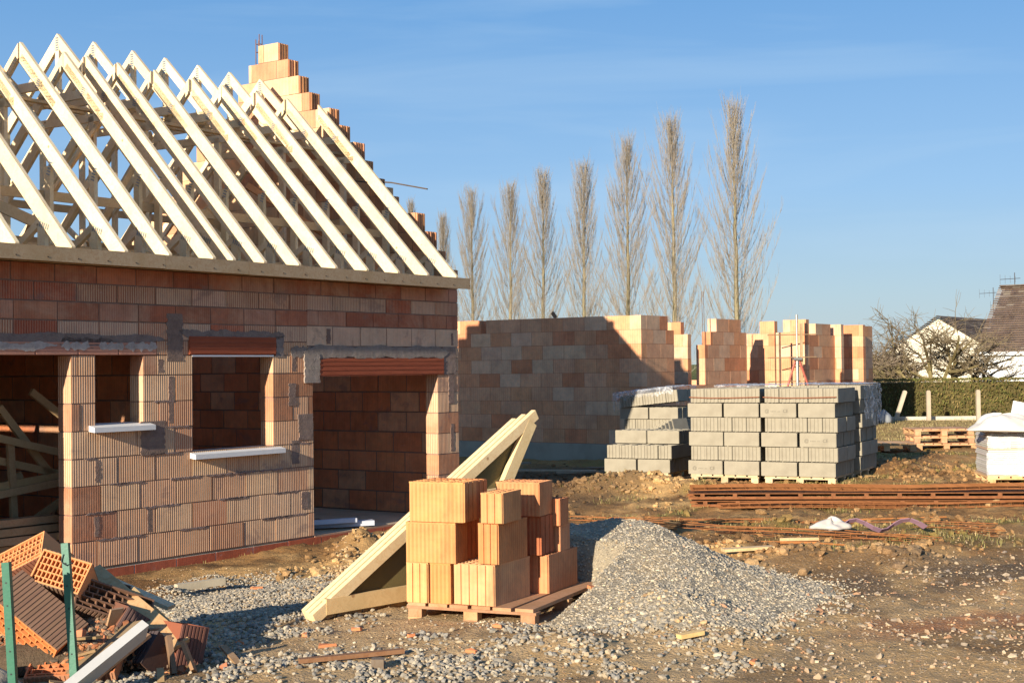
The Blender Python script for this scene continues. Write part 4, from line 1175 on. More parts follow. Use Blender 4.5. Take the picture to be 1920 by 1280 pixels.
# ------------------------------------------------------------------ pallets, wrapped goods, planks at the back
def gpt(x, y): return (x, y, g1(x, y))
q = gpt(7.05, 25.2)
for k in range(3):
    pallet((q[0] + rnd.uniform(-.05, .05), q[1], q[2] + .125 * k), math.radians(-8 + 4 * k), 1.05, .8, ['lowest', 'middle', 'topmost'][k] + ' pallet of the short pile of three in front of the hedge', 'pallets piled in front of the hedge', h=.12, col=(.50, .30, .18, 0))
q = gpt(5.9, 24.6)
pallet((q[0], q[1], q[2] + .02), math.radians(-6), 1.0, .8, 'single pale pallet lying beside the pile of three pallets', h=.13, col=(.60, .38, .22, 0))
q = (6.02, 18.25, g1(6.4, 18.4))
pallet(q, math.radians(-8), 1.2, .9, 'light pallet under the white wrapped goods', h=.10, col=(.62, .42, .24, 0))
wr = empty('wrapped_goods', (q[0], q[1], q[2] + .10), math.radians(-8), 'waist-high pack of white film wrapped sheets with slack sacks on top', 'wrapped pack')
s = MB()
for k in range(24):
    z = k * .026; j = rnd.uniform(-.012, .012)
    s.box(.02 + j, 1.18 + j, .02 + j, .86, z, z + .022, jit((.58, .54, .49, 0), .12) if rnd.random() < .7 else jit((.48, .33, .24, 0), .15))
s.build('sheet_pile', M_WHITE, wr)
for (x0, x1, z0, z1) in ((.0, .42, .02, .30), (.38, 1.19, .0, .63), (.05, .3, .35, .55)):
    s = MB(); s.box(x0, x1, .0, .012, z0, z1, (.78, .76, .74, 0)); s.build('wrap_fold', M_FILM, wr)
s = MB(); s.box(.84, .90, -.008, .01, .0, .62, (.55, .53, .5, 0)); s.build('strap', M_WHITE, wr)
lump('sack', (q[0] + .20, q[1] - .0, q[2] + .66), .42, .34, .17, (.56, .51, .44, 0), M_WHITE, 'slack beige sack draped over the outer corner of the wrapped pack', 'sack', 2, amp=.2, rotz=-.3, group='sacks on the wrapped pack')
lump('sack', (q[0] + .80, q[1] - .05, q[2] + .68), .46, .40, .19, (.60, .56, .49, 0), M_WHITE, 'plump pale sack in the middle of the wrapped pack', 'sack', 9, amp=.16, rotz=.2, group='sacks on the wrapped pack')
s = MB(); s.beam((0, 0, 0), (.05, .0, .24), .16, .02, (0, 1, 0), (.8, .8, .8, 0))
for k in range(4): s.beam((.01 + .028 * k - .03, -.013, .17), (.025 + .028 * k - .03, -.013, .171), .004, .012, (0, 0, 1), (.12, .2, .35, 0))
tag(s.build('paper_bag', M_WHITE, loc=(q[0] + .42, q[1] + .1, q[2] + .80)), 'white paper bag sticking upright between the two sacks', 'bag')
# hedge line
def hedge():
    root = empty('hedge', (9.2, 40.0, .45), 0, 'long clipped brown green hedge in front of the neighbouring houses', 'hedge')
    L, Dp, Hh = 26.0, 1.1, 1.13
    s = MB(); nx_, nz_ = 150, 8
    r = np.random.default_rng(5)
    s.box(-.0, L, .15, Dp, 0, Hh - .1, (.09, .075, .03, 0)); s.build('core', M_LEAF, root)
    N_ = 26000
    x = r.uniform(0, L, N_); side = r.random(N_) < .72
    z = np.where(side, r.uniform(.03, Hh, N_), Hh - np.abs(r.normal(0, .02, N_)))
    y = np.where(side, r.uniform(0, .12, N_) + .03 * np.sin(x * 3 + z * 4), r.uniform(0, Dp, N_))
    cen = np.stack([x, y, z], -1); k = .05
    d1 = r.normal(size=(N_, 3)); d1[:, 2] += 1.2; d1 /= np.linalg.norm(d1, axis=1)[:, None]
    d2 = np.cross(d1, r.normal(size=(N_, 3))); d2 /= np.linalg.norm(d2, axis=1)[:, None]
    sz = r.uniform(.5, 1.2, N_)[:, None] * k
    v = np.stack([cen - d2 * sz * .3, cen + d1 * sz, cen + d2 * sz * .3, cen - d1 * sz], 1).reshape(-1, 3)
    f = np.arange(N_ * 4).reshape(-1, 4)
    base = np.array([(.12, .125, .035), (.15, .13, .04), (.08, .095, .03), (.19, .14, .06)])[r.integers(0, 4, N_)]
    clump = .75 + .5 * (fbm(x, z * 1.5, 1.1, 3) + .5); c = base * clump[:, None] * r.uniform(.8, 1.2, N_)[:, None]
    c4 = np.concatenate([c, np.zeros((N_, 1))], 1)
    o = np_mesh('foliage', v, f, M_LEAF, c4, domain='FACE'); o.parent = root
hedge()
s = MB(); s.box(0, 28, -.06, .06, -.15, .10, (.50, .47, .42, 0)); tag(s.build('concrete_kerb', M_CONC, loc=(9.0, 38.6, .49)), 'pale concrete gravel board running along the foot of the hedge', 'kerb')
for k, (px, lean, cc) in enumerate(((10.15, .28, (.45, .40, .34, 0)), (11.05, 0, (.40, .34, .28, 0)), (12.37, 0, (.40, .35, .29, 0)), (13.72, 0, (.42, .48, .44, 0)))):
    s = MB(); s.beam((0, 0, -.05), (lean, 0, .78), .10, .09, (0, 1, 0), cc); s.beam((lean, 0, .78), (lean * 1.02, 0, .80), .07, .06, (0, 1, 0), cc)
    tag(s.build('fence_post', M_CONC, loc=(px, 38.1, .5)), ['leaning concrete post before the hedge', 'brownish concrete post, first upright one along the hedge', 'upright concrete post in the middle of the hedge', 'greenish concrete post at the far end of the hedge'][k], 'fence post', 'posts in front of the hedge')

# ------------------------------------------------------------------ neighbours
def gable_house(name, origin, L, Wd, wall_h, ridge_h, wall_col, roof_col, label, over=.25, windows=(), name_roof='roof'):
    """gable wall along D2 (x'=D1 is the ridge direction when ridge='u')"""
    root = empty(name, origin, HROT, label, 'house')
    s = MB(); s.prism([(0, 0), (0, wall_h), (Wd / 2, ridge_h - .08), (Wd, wall_h), (Wd, 0)], 0, L, wall_col, 'x'); s.build('wall', M_WHITE, root)
    return root
# cream house whose gable faces the sun; ridge runs away along D1
nh = gable_house('cream_house', (22.95, 68.4, .3), 9, 5.2, 2.3, 3.95, (.66, .60, .47, 0), None, 'cream gabled house with brown tiled roof seen through the bare tree')
for sgn in (0, 1):
    s = MB(); W2 = 2.6; n = 22
    for i in range(n):
        a0, a1 = i / n, (i + 1) / n
        y0, y1 = (-.25 + (W2 + .25) * a0, -.25 + (W2 + .25) * a1); z0, z1 = 2.12 + 1.93 * a0, 2.12 + 1.93 * a1
        if sgn: y0, y1 = 5.2 - y0, 5.2 - y1
        for j in range(18):
            x0, x1 = -.2 + 9.4 * j / 18, -.2 + 9.4 * (j + 1) / 18
            c = jit((.15, .105, .08, 0), .12)
            if rnd.random() < .1: c = (.26, .2, .16, 0)
            s.quad([(x0, y0, z0 + .03), (x1, y0, z0 + .03), (x1, y1, z1), (x0, y1, z1)][:: (1 if not sgn else -1)], c)
    s.build('roof', M_ROOF, nh)
# lean-to at its side
s = MB(); s.box(.02, 3, 5.21, 7.1, 0, 1.55, (.66, .62, .5, 0)); s.prism([(5.0, 2.2), (5.0, 2.1), (7.3, 1.5), (7.3, 1.6)], -.1, 3.1, (.5, .45, .36, 0), 'x'); s.build('lean_to', M_WHITE, nh)
# white house: eaves along D2, roof rises along D1
wh = empty('white_house', (19.55, 60.0, .35), HROT, 'white rendered house with steep brown corrugated tiled roof at the hedge end', 'house')
s = MB(); s.prism([(0, 0), (0, 2.13), (3.6, 4.9), (7.2, 2.13), (7.2, 0)], -12, 0, (.80, .80, .78, 0), 'y')
s.build('wall', M_WHITE, wh)
s = MB(); n, m_n = 30, 40
for i in range(n):
    a0, a1 = i / n, (i + 1) / n
    for j in range(m_n):
        y0, y1 = .12 - 12.3 * j / m_n, .12 - 12.3 * (j + 1) / m_n
        c = jit((.165, .115, .085, 0), .09)
        if rnd.random() < .05 + .22 * (a0 > .6): c = jit((.25, .20, .16, 0), .15)
        p_ = lambda a, y, dz=0: (-.22 + (3.6 + .22) * a, y, 2.10 + 2.98 * a + dz)
        s.quad([p_(a0, y0, .035), p_(a1, y0), p_(a1, y1), p_(a0, y1, .035)], c)
        q_ = lambda a, y, dz=0: (7.42 - (3.6 + .22) * a, y, 2.10 + 2.98 * a + dz)
        if j % 8 == 0: s.quad([q_(a0, y0), q_(a0, y0 - 2.47), q_(a1, y0 - 2.47), q_(a1, y0)], c)
s.build('roof', M_ROOF, wh)
s = MB(); s.box(-.24, -.18, -12.1, .14, 1.98, 2.12, (.8, .8, .8, 0)); s.build('gutter', M_WHITE, wh)
for y in (-1.86, -2.40, -5.0):
    f_ = MB(); f_.box(-.03, .02, y - .48, y, .55, 1.18, (.8, .8, .8, 0)); fo = f_.build('window', M_WHITE, wh)
    f_ = MB(); f_.box(-.045, -.03, y - .42, y - .06, .60, 1.12, (.05, .05, .06, 0)); f_.build('pane', M_PAINT, fo)
def antenna(loc, h, label, arms):
    s = MB(); s.tube([V3(0, 0, 0), V3(0, 0, h)], .02, 5, (.16, .15, .15, 0))
    for z, L, dx in arms:
        s.tube([V3(-L / 2 + dx, 0, z), V3(L / 2 + dx, 0, z + .05)], .012, 4, (.16, .15, .15, 0))
        for k in range(4): s.tube([V3(-L / 2 + dx + k * L / 4, 0, z - .22 + .03 * k), V3(-L / 2 + dx + k * L / 4, 0, z + .22 - .03 * k)], .007, 3, (.16, .15, .15, 0))
    tag(s.build('antenna', M_STEEL, loc=loc), label, 'antenna')
antenna((22.3, 63.4, 4.9), 1.1, 'thin rooftop aerial above the ridge of the white house', ((.8, .9, -.2),))
antenna((24.2, 71.9, 3.9), 1.9, 'double mast aerial on the brown roof of the cream house', ((1.6, 1.0, -.2), (1.0, .5, .1)))

# ------------------------------------------------------------------ trees
def twig(segs, p, d, L, r0, r, depth, up=.25, wob=.18):
    """append a wavy branch as tube segments, return points"""
    n = 3 if depth > 0 else 2
    pts = [p]
    for i in range(n):
        d = (d + V3(r.uniform(-wob, wob), r.uniform(-wob, wob), r.uniform(-wob, wob) + up / n)).normalized()
        pts.append(pts[-1] + d * (L / n))
    segs.append((pts, r0, depth)); return pts, d
def tubes_mesh(name, segs, mat, parent, sides=3, col=(.3, .25, .2), endk=.45):
    """fast merge of tapered tubes"""
    vs, fs, cs = [], [], []
    b0 = 0
    for pts, r0, dep in segs:
        P = np.array([tuple(p) for p in pts]); n = len(P)
        d = np.gradient(P, axis=0); d /= np.linalg.norm(d, axis=1)[:, None] + 1e-9
        ref = np.array([.31, .95, .07]); a = np.cross(d, ref); a /= np.linalg.norm(a, axis=1)[:, None] + 1e-9; b_ = np.cross(a, d)
        rr_ = r0 * np.linspace(1, endk, n)[:, None]
        k = sides if dep < 1 else max(sides, 5)
        ring = np.stack([P + (a * math.cos(2 * math.pi * j / k) + b_ * math.sin(2 * math.pi * j / k)) * rr_ for j in range(k)], 1)
        vs.append(ring.reshape(-1, 3))
        for i in range(n - 1):
            for j in range(k):
                q = b0 + i * k; fs.append((q + j, q + (j + 1) % k, q + k + (j + 1) % k, q + k + j))
        c = col[0] if dep >= 1 else col[1]
        cs += [jit(c + (0,), .12)] * ((n - 1) * k)
        b0 += n * k
    v = np.concatenate(vs); f = np.array(fs)
    o = np_mesh(name, v, f, mat, np.array(cs), domain='FACE'); o.parent = parent
    return o
def poplar(x, y, z, h, wd, seed, label, group):
    r = random.Random(seed)
    root = empty('poplar_tree', (x, y, z), 0, label, 'tree', group)
    lean = r.uniform(-.01, .01); tp = [V3(0, 0, -.5)]
    for k in range(1, 11): tp.append(V3(lean * h * k / 10 + r.uniform(-.05, .05), r.uniform(-.05, .05), h * k / 10 * .96))
    tubes_mesh('trunk', [(tp, h * .0125, 2)], M_BARK, root, 6, ((.24, .205, .13), (.22, .19, .13)), endk=.12)
    segs = []
    def prof(t): # crown half width by relative height, ragged lobes
        return wd * (min(1, (t - .02) / .10) if t < .12 else (1.0 - .30 * (t - .12) / .4 if t < .52 else .70 * (1 - ((t - .52) / .50) ** 1.5))) if t > .02 else 0
    nb = 132
    for i in range(nb):
        t0 = .05 + .88 * (i / nb) ** 1.0 + r.uniform(-.02, .02)
        az = i * 2.399 + r.uniform(-.5, .5)
        out = max(.12, prof(min(t0 + .12, .98)) * r.uniform(.45, 1.0) * (1 + .28 * math.sin(t0 * 13 + seed * 1.7 + (1.5 if math.cos(az) > 0 else 0))))
        L = min(h * r.uniform(.16, .26), (1.02 - t0) * h)
        o_ = V3(math.cos(az), math.sin(az), 0)
        base = V3(lean * h * t0, 0, h * t0)
        p = [base]; n = 5
        for k in range(1, n + 1):
            q = k / n; p.append(base + o_ * out * (q ** .7) + V3(r.uniform(-.06, .06), r.uniform(-.06, .06), L * q ** 1.15))
        segs.append((p, h * .00105, 0))
        for j in range(22):
            q = r.uniform(.1, 1); ix = min(int(q * n), n - 1); pp = p[ix].lerp(p[ix + 1], q * n - ix)
            az2 = az + r.uniform(-1.6, 1.6); LL = L * r.uniform(.15, .38)
            d = V3(math.cos(az2) * .30, math.sin(az2) * .30, 1).normalized()
            e = pp + d * LL; mid = (pp + e) / 2 + V3(math.cos(az2), math.sin(az2), 0) * LL * .06
            segs.append(([pp, mid, e], h * .00044, 0))
            if j % 2 == 0:
                az3 = az2 + r.uniform(-1.5, 1.5)
                e2 = mid + V3(math.cos(az3) * .22, math.sin(az3) * .22, r.uniform(.5, .8)).normalized() * LL * .55
                segs.append(([mid, e2], h * .00038, 0))
    tubes_mesh('crown', segs, M_BARK, root, 3, ((.30, .265, .20), (.275, .24, .21)))
#  px of trunk, px row of the top, distance
PT = [(775, 372, 215, 1.8), (833, 398, 196, 2.4), (888, 350, 178, 3.9), (957, 340, 162, 3.8), (1018, 315, 148, 3.7), (1095, 300, 138, 3.1), (1178, 250, 126, 3.6), (1267, 212, 117, 3.6), (1384, 183, 108, 3.9)]
NMS = ['smallest poplar top just showing past the gable steps', 'slim poplar rising right behind the eaves corner', 'bare poplar, first whole one past the eaves corner', 'bare poplar with a forked double top', 'bare poplar above the small gap in the far wall head', 'slender poplar over the lit part of the long far wall',
       'bare poplar above the sunlit end of the far wall', 'tall poplar with yellowish trunk beside the wall corner', 'tallest and broadest poplar standing over the brick pillars']
for i, (px, py, Y_, wd) in enumerate(PT):
    x = (px - 960) / 2686 * Y_
    hor = 690 - .0113 * (px - 960)
    top = CZ + (hor - py) / 2686 * Y_
    z0 = g1(x, Y_) - .2
    poplar(x, Y_, z0, (top - z0) * .955, wd * 1.22, 100 + i, NMS[i], 'row of bare poplars')
def bare_tree(name, x, y, z, h, spread, seed, label, col, levels=4, trunks=1, r0=.12, ang=.55):
    r = random.Random(seed); root = empty(name, (x, y, z), 0, label, 'tree')
    tr_, cr = [], []
    def grow(p, d, L, rad, lev):
        pts, dd = twig(tr_ if lev >= levels - 1 else cr, p, d, L, rad, r, lev if lev >= levels - 1 else 0, up=.16, wob=.22)
        if lev == 0: return
        for k in range(r.randint(3, 5)):
            q = r.uniform(.35, 1); ix = min(int(q * (len(pts) - 1)), len(pts) - 2); pp = pts[ix].lerp(pts[ix + 1], q * (len(pts) - 1) - ix)
            ax = V3(r.gauss(0, 1), r.gauss(0, 1), r.gauss(0, .7)).normalized()
            nd = (dd * r.uniform(.5, 1) + ax * r.uniform(ang, ang * 1.9)); nd.x *= spread; nd.y *= spread; nd.normalize()
            grow(pp, nd, L * r.uniform(.55, .85), rad * .55, lev - 1)
    for k in range(trunks):
        a = 2 * math.pi * k / trunks
        grow(V3(.15 * math.cos(a), .15 * math.sin(a), -.2), V3(.35 * math.cos(a) * (trunks > 1), .35 * math.sin(a) * (trunks > 1), 1).normalized(), h * .34, r0, levels)
    if tr_: tubes_mesh('trunk', tr_, M_BARK, root, 5, col)
    tubes_mesh('crown', cr, M_BARK, root, 3, col)
bare_tree('bare_tree', 15.0, 50.5, .5, 5.6, 1.35, 5, 'bare spreading fruit tree behind the hedge before the cream house', ((.17, .14, .07), (.15, .12, .08)), 4, 4, .11, .7)
bare_tree('bare_tree', 17.0, 53.0, .5, 3.9, 1.2, 8, 'bare tree with crossed branches nearer the white house corner', ((.13, .10, .07), (.14, .11, .08)), 4, 3, .10, .7)
bare_tree('bare_tree', 13.9, 52.0, .5, 5.0, 1.2, 15, 'thin twiggy bare tree at the outer end of the row behind the hedge', ((.15, .13, .07), (.17, .135, .11)), 4, 3, .08, .6)
def bush(x, y, z, w, h, seed, label):
    r = random.Random(seed); root = empty('bare_bush', (x, y, z), 0, label, 'bush'); segs = []
    for k in range(480):
        a = r.uniform(0, 6.28); q = r.random() ** .5 * w * .5
        p = V3(q * math.cos(a), q * math.sin(a) * .6, r.uniform(0, h * .5)); hh = h * (1 - (q / (w * .55)) ** 2 * .6)
        pts, d = twig(segs, p, V3(math.cos(a) * .35, math.sin(a) * .35, 1).normalized(), hh * r.uniform(.25, .6), .016, r, 0, .1, .3)
        for j in range(4):
            pp = pts[1]; e = pp + V3(r.uniform(-.5, .5), r.uniform(-.5, .5), r.uniform(.1, .6)) * h * .25; segs.append(([pp, e], .010, 0))
    tubes_mesh('crown', segs, M_BARK, root, 3, ((.14, .11, .07), (.17, .13, .085)))
bush(16.9, 66, .5, 3.4, 2.7, 1, 'dense brown winter bush at the end of the hedge beside the last brick pillar')
bush(19.8, 78, .5, 4.0, 2.0, 2, 'lower brown winter bush between the dense bush and the cream house')
bush(16.8, 70, .5, 4.0, 2.3, 3, 'brown thicket just behind the last brick pillar')

# ------------------------------------------------------------------ rusty steel
def cage(p0, p1, w, h, step, label, col=(.24, .10, .04, 0), r_=.005, sag=0., group='flat rusty reinforcement cages on the grass'):
    p0, p1 = Vector(p0), Vector(p1); d = p1 - p0; L = d.length; d.normalize(); sd = d.cross(V3(0, 0, 1)).normalized()
    s = MB(); c = (p0 + p1) / 2
    for a in (-w / 2, w / 2):
        for b_ in (0, h):
            pts = [p0 - c + d * (L * k / 6) + sd * a + V3(0, 0, b_ + .012 * math.sin(k * 1.7 + a * 9) + .01) for k in range(7)]
            s.tube(pts, r_, 5, jit(col, .15))
    n = int(L / step)
    for k in range(n + 1):
        q = p0 - c + d * (k * step); z = .012 * math.sin(k * step / L * 10) + .01
        ring = [q + sd * (-w / 2) + V3(0, 0, z), q + sd * (w / 2) + V3(0, 0, z), q + sd * (w / 2) + V3(0, 0, z + h), q + sd * (-w / 2) + V3(0, 0, z + h), q + sd * (-w / 2) + V3(0, 0, z)]
        s.tube(ring, r_ * .7, 4, jit(col, .15))
    return tag(s.build('reinforcement_cage', M_RUST, loc=c), label, 'steel cage', group)
def gz(x, y, dz=0): return (x, y, g1(x, y) + dz)
cage(gz(1.60, 15.6, .0), gz(4.62, 13.75, .0), .12, .035, .2, 'long rusty cage, rearmost of those lying in the mud', r_=.0042)
cage(gz(.60, 14.75, .0), gz(3.55, 12.95, .0), .10, .035, .2, 'long rusty cage reaching nearest to the gravel heap', r_=.0042)
cage(gz(2.00, 14.1, .0), gz(3.75, 12.65, .0), .10, .04, .16, 'rusty cage crossing under the purple strap', r_=.0042)
cage(gz(3.0, 15.1, .0), gz(4.45, 13.1, .0), .10, .04, .14, 'short dense rusty cage beside the white sack', r_=.0042)
cage(gz(1.1, 15.5, .0), gz(2.9, 14.6, .0), .08, .03, .25, 'slender rusty cage slanting across the others', r_=.004)
for k, (a, b_) in enumerate((((.6, 14.3), (1.6, 14.1)), ((1.8, 12.9), (2.7, 12.75)), ((2.35, 12.7), (2.95, 12.55)), ((2.9, 15.0), (4.4, 14.6)))):
    a, b_ = gz(*a, .03), gz(*b_, .03); c = (Vector(a) + Vector(b_)) / 2
    s = MB(); s.tube([Vector(a) - c, V3(0, 0, .01), Vector(b_) - c], .008, 5, (.33, .14, .05, 0), True)
    tag(s.build('rusty_rod', M_RUST, loc=c), ['loose rusty rod by the gravel heap crest', 'loose rusty rod in the trampled mud', 'second short rusty rod in the trampled mud', 'straight rusty rod behind the cages'][k], 'rod')
# bundle of flat rusty lattice girders in front of the blocks
gx0, gy0, gx1, gy1 = 2.12, 17.15, 6.6, 16.75
gd = Vector((gx1 - gx0, gy1 - gy0, 0)); GL = gd.length + .8; ga = math.atan2(gd.y, gd.x)
gz0_ = .315
for lvl in range(2):
    t_ = empty('lattice_girder', (gx0 - .03 * lvl, gy0 + .01 * lvl, gz0_ + .012 + lvl * .088), ga, ('lower' if lvl == 0 else 'upper') + ' flat rusty steel girder of the bundle before the grey blocks', 'steel girder', 'rusty girders before the grey blocks')
    for nm, y in (('rail', 0), ('rail', .42)):
        s = MB(); s.box(0, GL, y, y + .03, 0, .03, (.22, .09, .04, 0)); s.build('rail', M_RUST, t_)
    for k in range(13):
        s = MB(); x = .15 + k * .385; s.box(x, x + .03, .001, .449, .031, .06, (.22, .09, .04, 0)); s.box(x - .01, x + .04, -.004, .0, .02, .070, (.2, .085, .04, 0))
        s.build('spacer', M_RUST, t_)
    s = MB(); s.box(0.01, GL, 0.001, .44, .061, .070, (.20, .085, .038, 0)); s.build('top_flange', M_RUST, t_)
for k in range(5):
    y = .02 + .09 * k; p = Matrix.Rotation(ga, 4, 'Z') @ V3(0, y, 0); b0 = V3(gx0 + p.x, gy0 + p.y, gz0_ + .195)
    e = Matrix.Rotation(ga, 4, 'Z') @ V3(GL, 0, 0)
    cage(b0, b0 + e, .07, .035, .16, f'thin rusty cage, {ORD[k]} back on top of the girder bundle', r_=.005, group='thin rusty cages on the girder bundle')
for k in range(2):
    b0 = V3(gx0 + .3, gy0 - .10 - .09 * k, g1(gx0 + 2, gy0 - .2) + .015); e = Matrix.Rotation(ga, 4, 'Z') @ V3(GL, 0, 0); e.z = .02
    cage(b0, b0 + e, .07, .05, .12, ['thin rusty cage on the ground against the girder bundle', 'thin rusty cage on the ground one step out from the bundle'][k], r_=.0045, group='thin rusty cages beside the girder bundle')
lump('white_sack', (2.95, 13.35, g1(2.86, 13.35) + .07), .15, .10, .08, (.42, .38, .34, 0), M_WHITE, 'crumpled white sack tangled in the rusty cages', 'sack', 3, amp=.38)
s = MB()
pts = [V3(k * .07, .03 * math.sin(k * 1.1), .06 + .05 * math.sin(k * .9)) for k in range(12)]
for i in range(11): s.beam(pts[i], pts[i + 1], .06, .006, (0, .6, .8), (.26, .16, .24, 0))
tag(s.build('purple_strap', M_PLAIN, loc=(3.05, 13.35, g1(3.3, 13.3) + .04)), 'faded purple lifting strap looped over the rusty cages', 'strap')
# loose timber on the muddy ground by the far wall
for k, (a, b_, w_, c_) in enumerate((((-.2, 24.0), (1.35, 23.6), .10, (.48, .42, .33, 0)), ((1.3, 24.6), (2.1, 23.6), .12, (.25, .19, .14, 0)), ((1.0, 24.4), (1.7, 24.2), .09, (.22, .17, .12, 0)), ((.7, 23.4), (1.5, 23.5), .08, (.35, .3, .24, 0)), ((-.3, 25.6), (.3, 26), .1, (.3, .25, .2, 0)))):
    a, b_ = gz(*a, .05), gz(*b_, .06)
    thing_board('loose_plank', a, b_, w_, .03, c_, M_OLDWOOD, ['long pale plank lying in the shade before the far wall', 'dark plank heaped against the footing of the far wall', 'short dark plank on the small timber heap', 'grey plank at the foot of the timber heap', 'stray board by the far footing'][k], 'plank')
for k, (x, y, L, a, w_, c_) in enumerate(((2.0, 12.3, .45, .2, .10, (.62, .46, .28, 0)), (1.05, 8.62, .17, .5, .055, (.66, .48, .24, 0)), (-.95, 8.35, .62, .35, .05, (.22, .12, .07, 0)), (1.6, 11.75, .12, .4, .05, (.75, .75, .72, 0)), (2.6, 13.1, .35, -.2, .04, (.5, .36, .22, 0)))):
    z = g1(x, y) + .03; d = V3(math.cos(a), math.sin(a), 0) * L / 2
    thing_board('wood_offcut', V3(x, y, z) - d, V3(x, y, z + .01) + d, w_, .025, c_, M_OLDWOOD, ['pale flat offcut behind the gravel heap', 'small yellow wood offcut on the stony track', 'dark weathered board resting on the gravel by a stub of post', 'tiny white offcut at the tail of the gravel heap', 'narrow lath in the trampled mud'][k], 'offcut')

# ------------------------------------------------------------------ gravel, clods, grass (nobody could count them)
hx = np.arange(-.9, 2.7, .035); hy = np.arange(8.7, 12.6, .035)
HX, HY = np.meshgrid(hx, hy); HH = heap_h(HX, HY); HZ = gh(HX, HY, True) + np.where(HH > 0, HH, -.06) + .006
ii = np.arange(HX.size).reshape(HX.shape)
HF = np.stack([ii[:-1, :-1], ii[:-1, 1:], ii[1:, 1:], ii[1:, :-1]], -1).reshape(-1, 4)
keep = (HH[:-1, :-1] > -.011).ravel()
hc = np.zeros(HX.shape + (4,)); hc[..., :3] = (.30, .265, .215); hc[..., 3] = 1
k_ = sm(fbm(HX, HY, 1.6, 3, 6.), .05, .4)[..., None]; hc[..., :3] = hc[..., :3] * (1 - k_ * .4) + np.array((.42, .33, .22)) * k_ * .4
hp = np_mesh('gravel_heap', np.stack([HX, HY, HZ], -1).reshape(-1, 3), HF[keep], M_GROUND, hc.reshape(-1, 4), True)
tag(hp, 'heap of pale grey gravel behind the pallet of clay blocks', 'gravel heap', kind='stuff')

ph = (1 + 5 ** .5) / 2
ICO = np.array([(-1, ph, 0), (1, ph, 0), (-1, -ph, 0), (1, -ph, 0), (0, -1, ph), (0, 1, ph), (0, -1, -ph), (0, 1, -ph), (ph, 0, -1), (ph, 0, 1), (-ph, 0, -1), (-ph, 0, 1)]) / math.sqrt(1 + ph * ph)
ICF = np.array([(0, 11, 5), (0, 5, 1), (0, 1, 7), (0, 7, 10), (0, 10, 11), (1, 5, 9), (5, 11, 4), (11, 10, 2), (10, 7, 6), (7, 1, 8), (3, 9, 4), (3, 4, 2), (3, 2, 6), (3, 6, 8), (3, 8, 9), (4, 9, 5), (2, 4, 11), (6, 2, 10), (8, 6, 7), (9, 8, 1)])
def stones(name, x, y, size, palette, label, cat, seed=1, z=None, sink=.25, flat=(.5, .9), mat=None, jag=.22, group=None):
    r = np.random.default_rng(seed); n = len(x)
    if z is None: z = surf_h(x, y)
    A = r.normal(size=(n, 4)); A /= np.linalg.norm(A, axis=1)[:, None]; w_, a, b_, c = A.T
    R = np.stack([1 - 2 * (b_ * b_ + c * c), 2 * (a * b_ - w_ * c), 2 * (a * c + w_ * b_), 2 * (a * b_ + w_ * c), 1 - 2 * (a * a + c * c), 2 * (b_ * c - w_ * a), 2 * (a * c - w_ * b_), 2 * (b_ * c + w_ * a), 1 - 2 * (a * a + b_ * b_)], -1).reshape(n, 3, 3)
    v = ICO[None] * (1 + r.uniform(-jag, jag, (n, 12, 1))) * np.stack([r.uniform(.7, 1.3, n), r.uniform(.6, 1.1, n), r.uniform(*flat, n)], -1)[:, None, :]
    v = np.einsum('nij,nkj->nki', R, v) * size[:, None, None]
    v[..., 2] *= .8
    v += np.stack([x, y, z + size * (.8 - sink * 2)], -1)[:, None, :]
    f = (ICF[None] + 12 * np.arange(n)[:, None, None]).reshape(-1, 3)
    P = np.array(palette); c = P[r.integers(0, len(P), n)] * r.uniform(.75, 1.25, (n, 1))
    cc = np.repeat(np.concatenate([c, np.zeros((n, 1))], 1), 20, axis=0)
    o = np_mesh(name, v.reshape(-1, 3), f, mat or M_STONE, cc, domain='FACE')
    return tag(o, label, cat, group, kind='stuff')
GREY = [(.26, .235, .205), (.31, .28, .24), (.20, .19, .18), (.34, .295, .24), (.23, .215, .20), (.34, .275, .20), (.40, .35, .285)]
def scatter(n, x0, x1, y0, y1, dens, seed):
    r = np.random.default_rng(seed)
    x = r.uniform(x0, x1, n); y = r.uniform(y0, y1, n)
    k = r.random(n) < dens(x, y)
    return x[k], y[k], r
def blobd(x, y, bx, by, rx, ry, soft=.35):
    d = np.sqrt(((x - bx) / rx) ** 2 + ((y - by) / ry) ** 2) + .3 * fbm(x, y, 2.0, 3, 3.3)
    return 1 - sm(d, 1 - soft, 1 + soft)
def dens_heap(x, y): return sm(heap_h(x, y), -.012, .012)
x, y, r = scatter(48000, -.8, 2.6, 8.8, 12.4, dens_heap, 1)
stones('gravel', x, y, r.uniform(.005, .0135, len(x)), [tuple(1.12 * q for q in g_) for g_ in GREY] + [(.46, .40, .31)], 'small pale gravel covering the heap', 'gravel', 1, flat=(.5, .95))
def dens_front(x, y):
    d = .95 * blobd(x, y, -.1, 8.35, 1.5, .62) + .9 * blobd(x, y, .9, 8.9, .75, .4) + .95 * blobd(x, y, -1.7, 8.1, .9, .5) + .7 * blobd(x, y, -1.9, 9.6, .8, .8)
    return np.clip(d, 0, 1) * (.12 + .88 * sm(fbm(x, y, 2.0, 3, 1.), -.12, .2))
x, y, r = scatter(26000, -3.2, 1.9, 7.3, 10.6, dens_front, 2)
stones('coarse_gravel', x, y, r.uniform(.008, .020, len(x)) * r.choice([1, 1, 1.3], len(x)), GREY, 'coarse blue grey gravel strewn before the pallet', 'gravel', 2, flat=(.5, .95))
def dens_left(x, y): return .9 * blobd(x, y, -2.35, 11.8, .85, 1.5) + .5 * blobd(x, y, -1.7, 10.4, .6, .7)
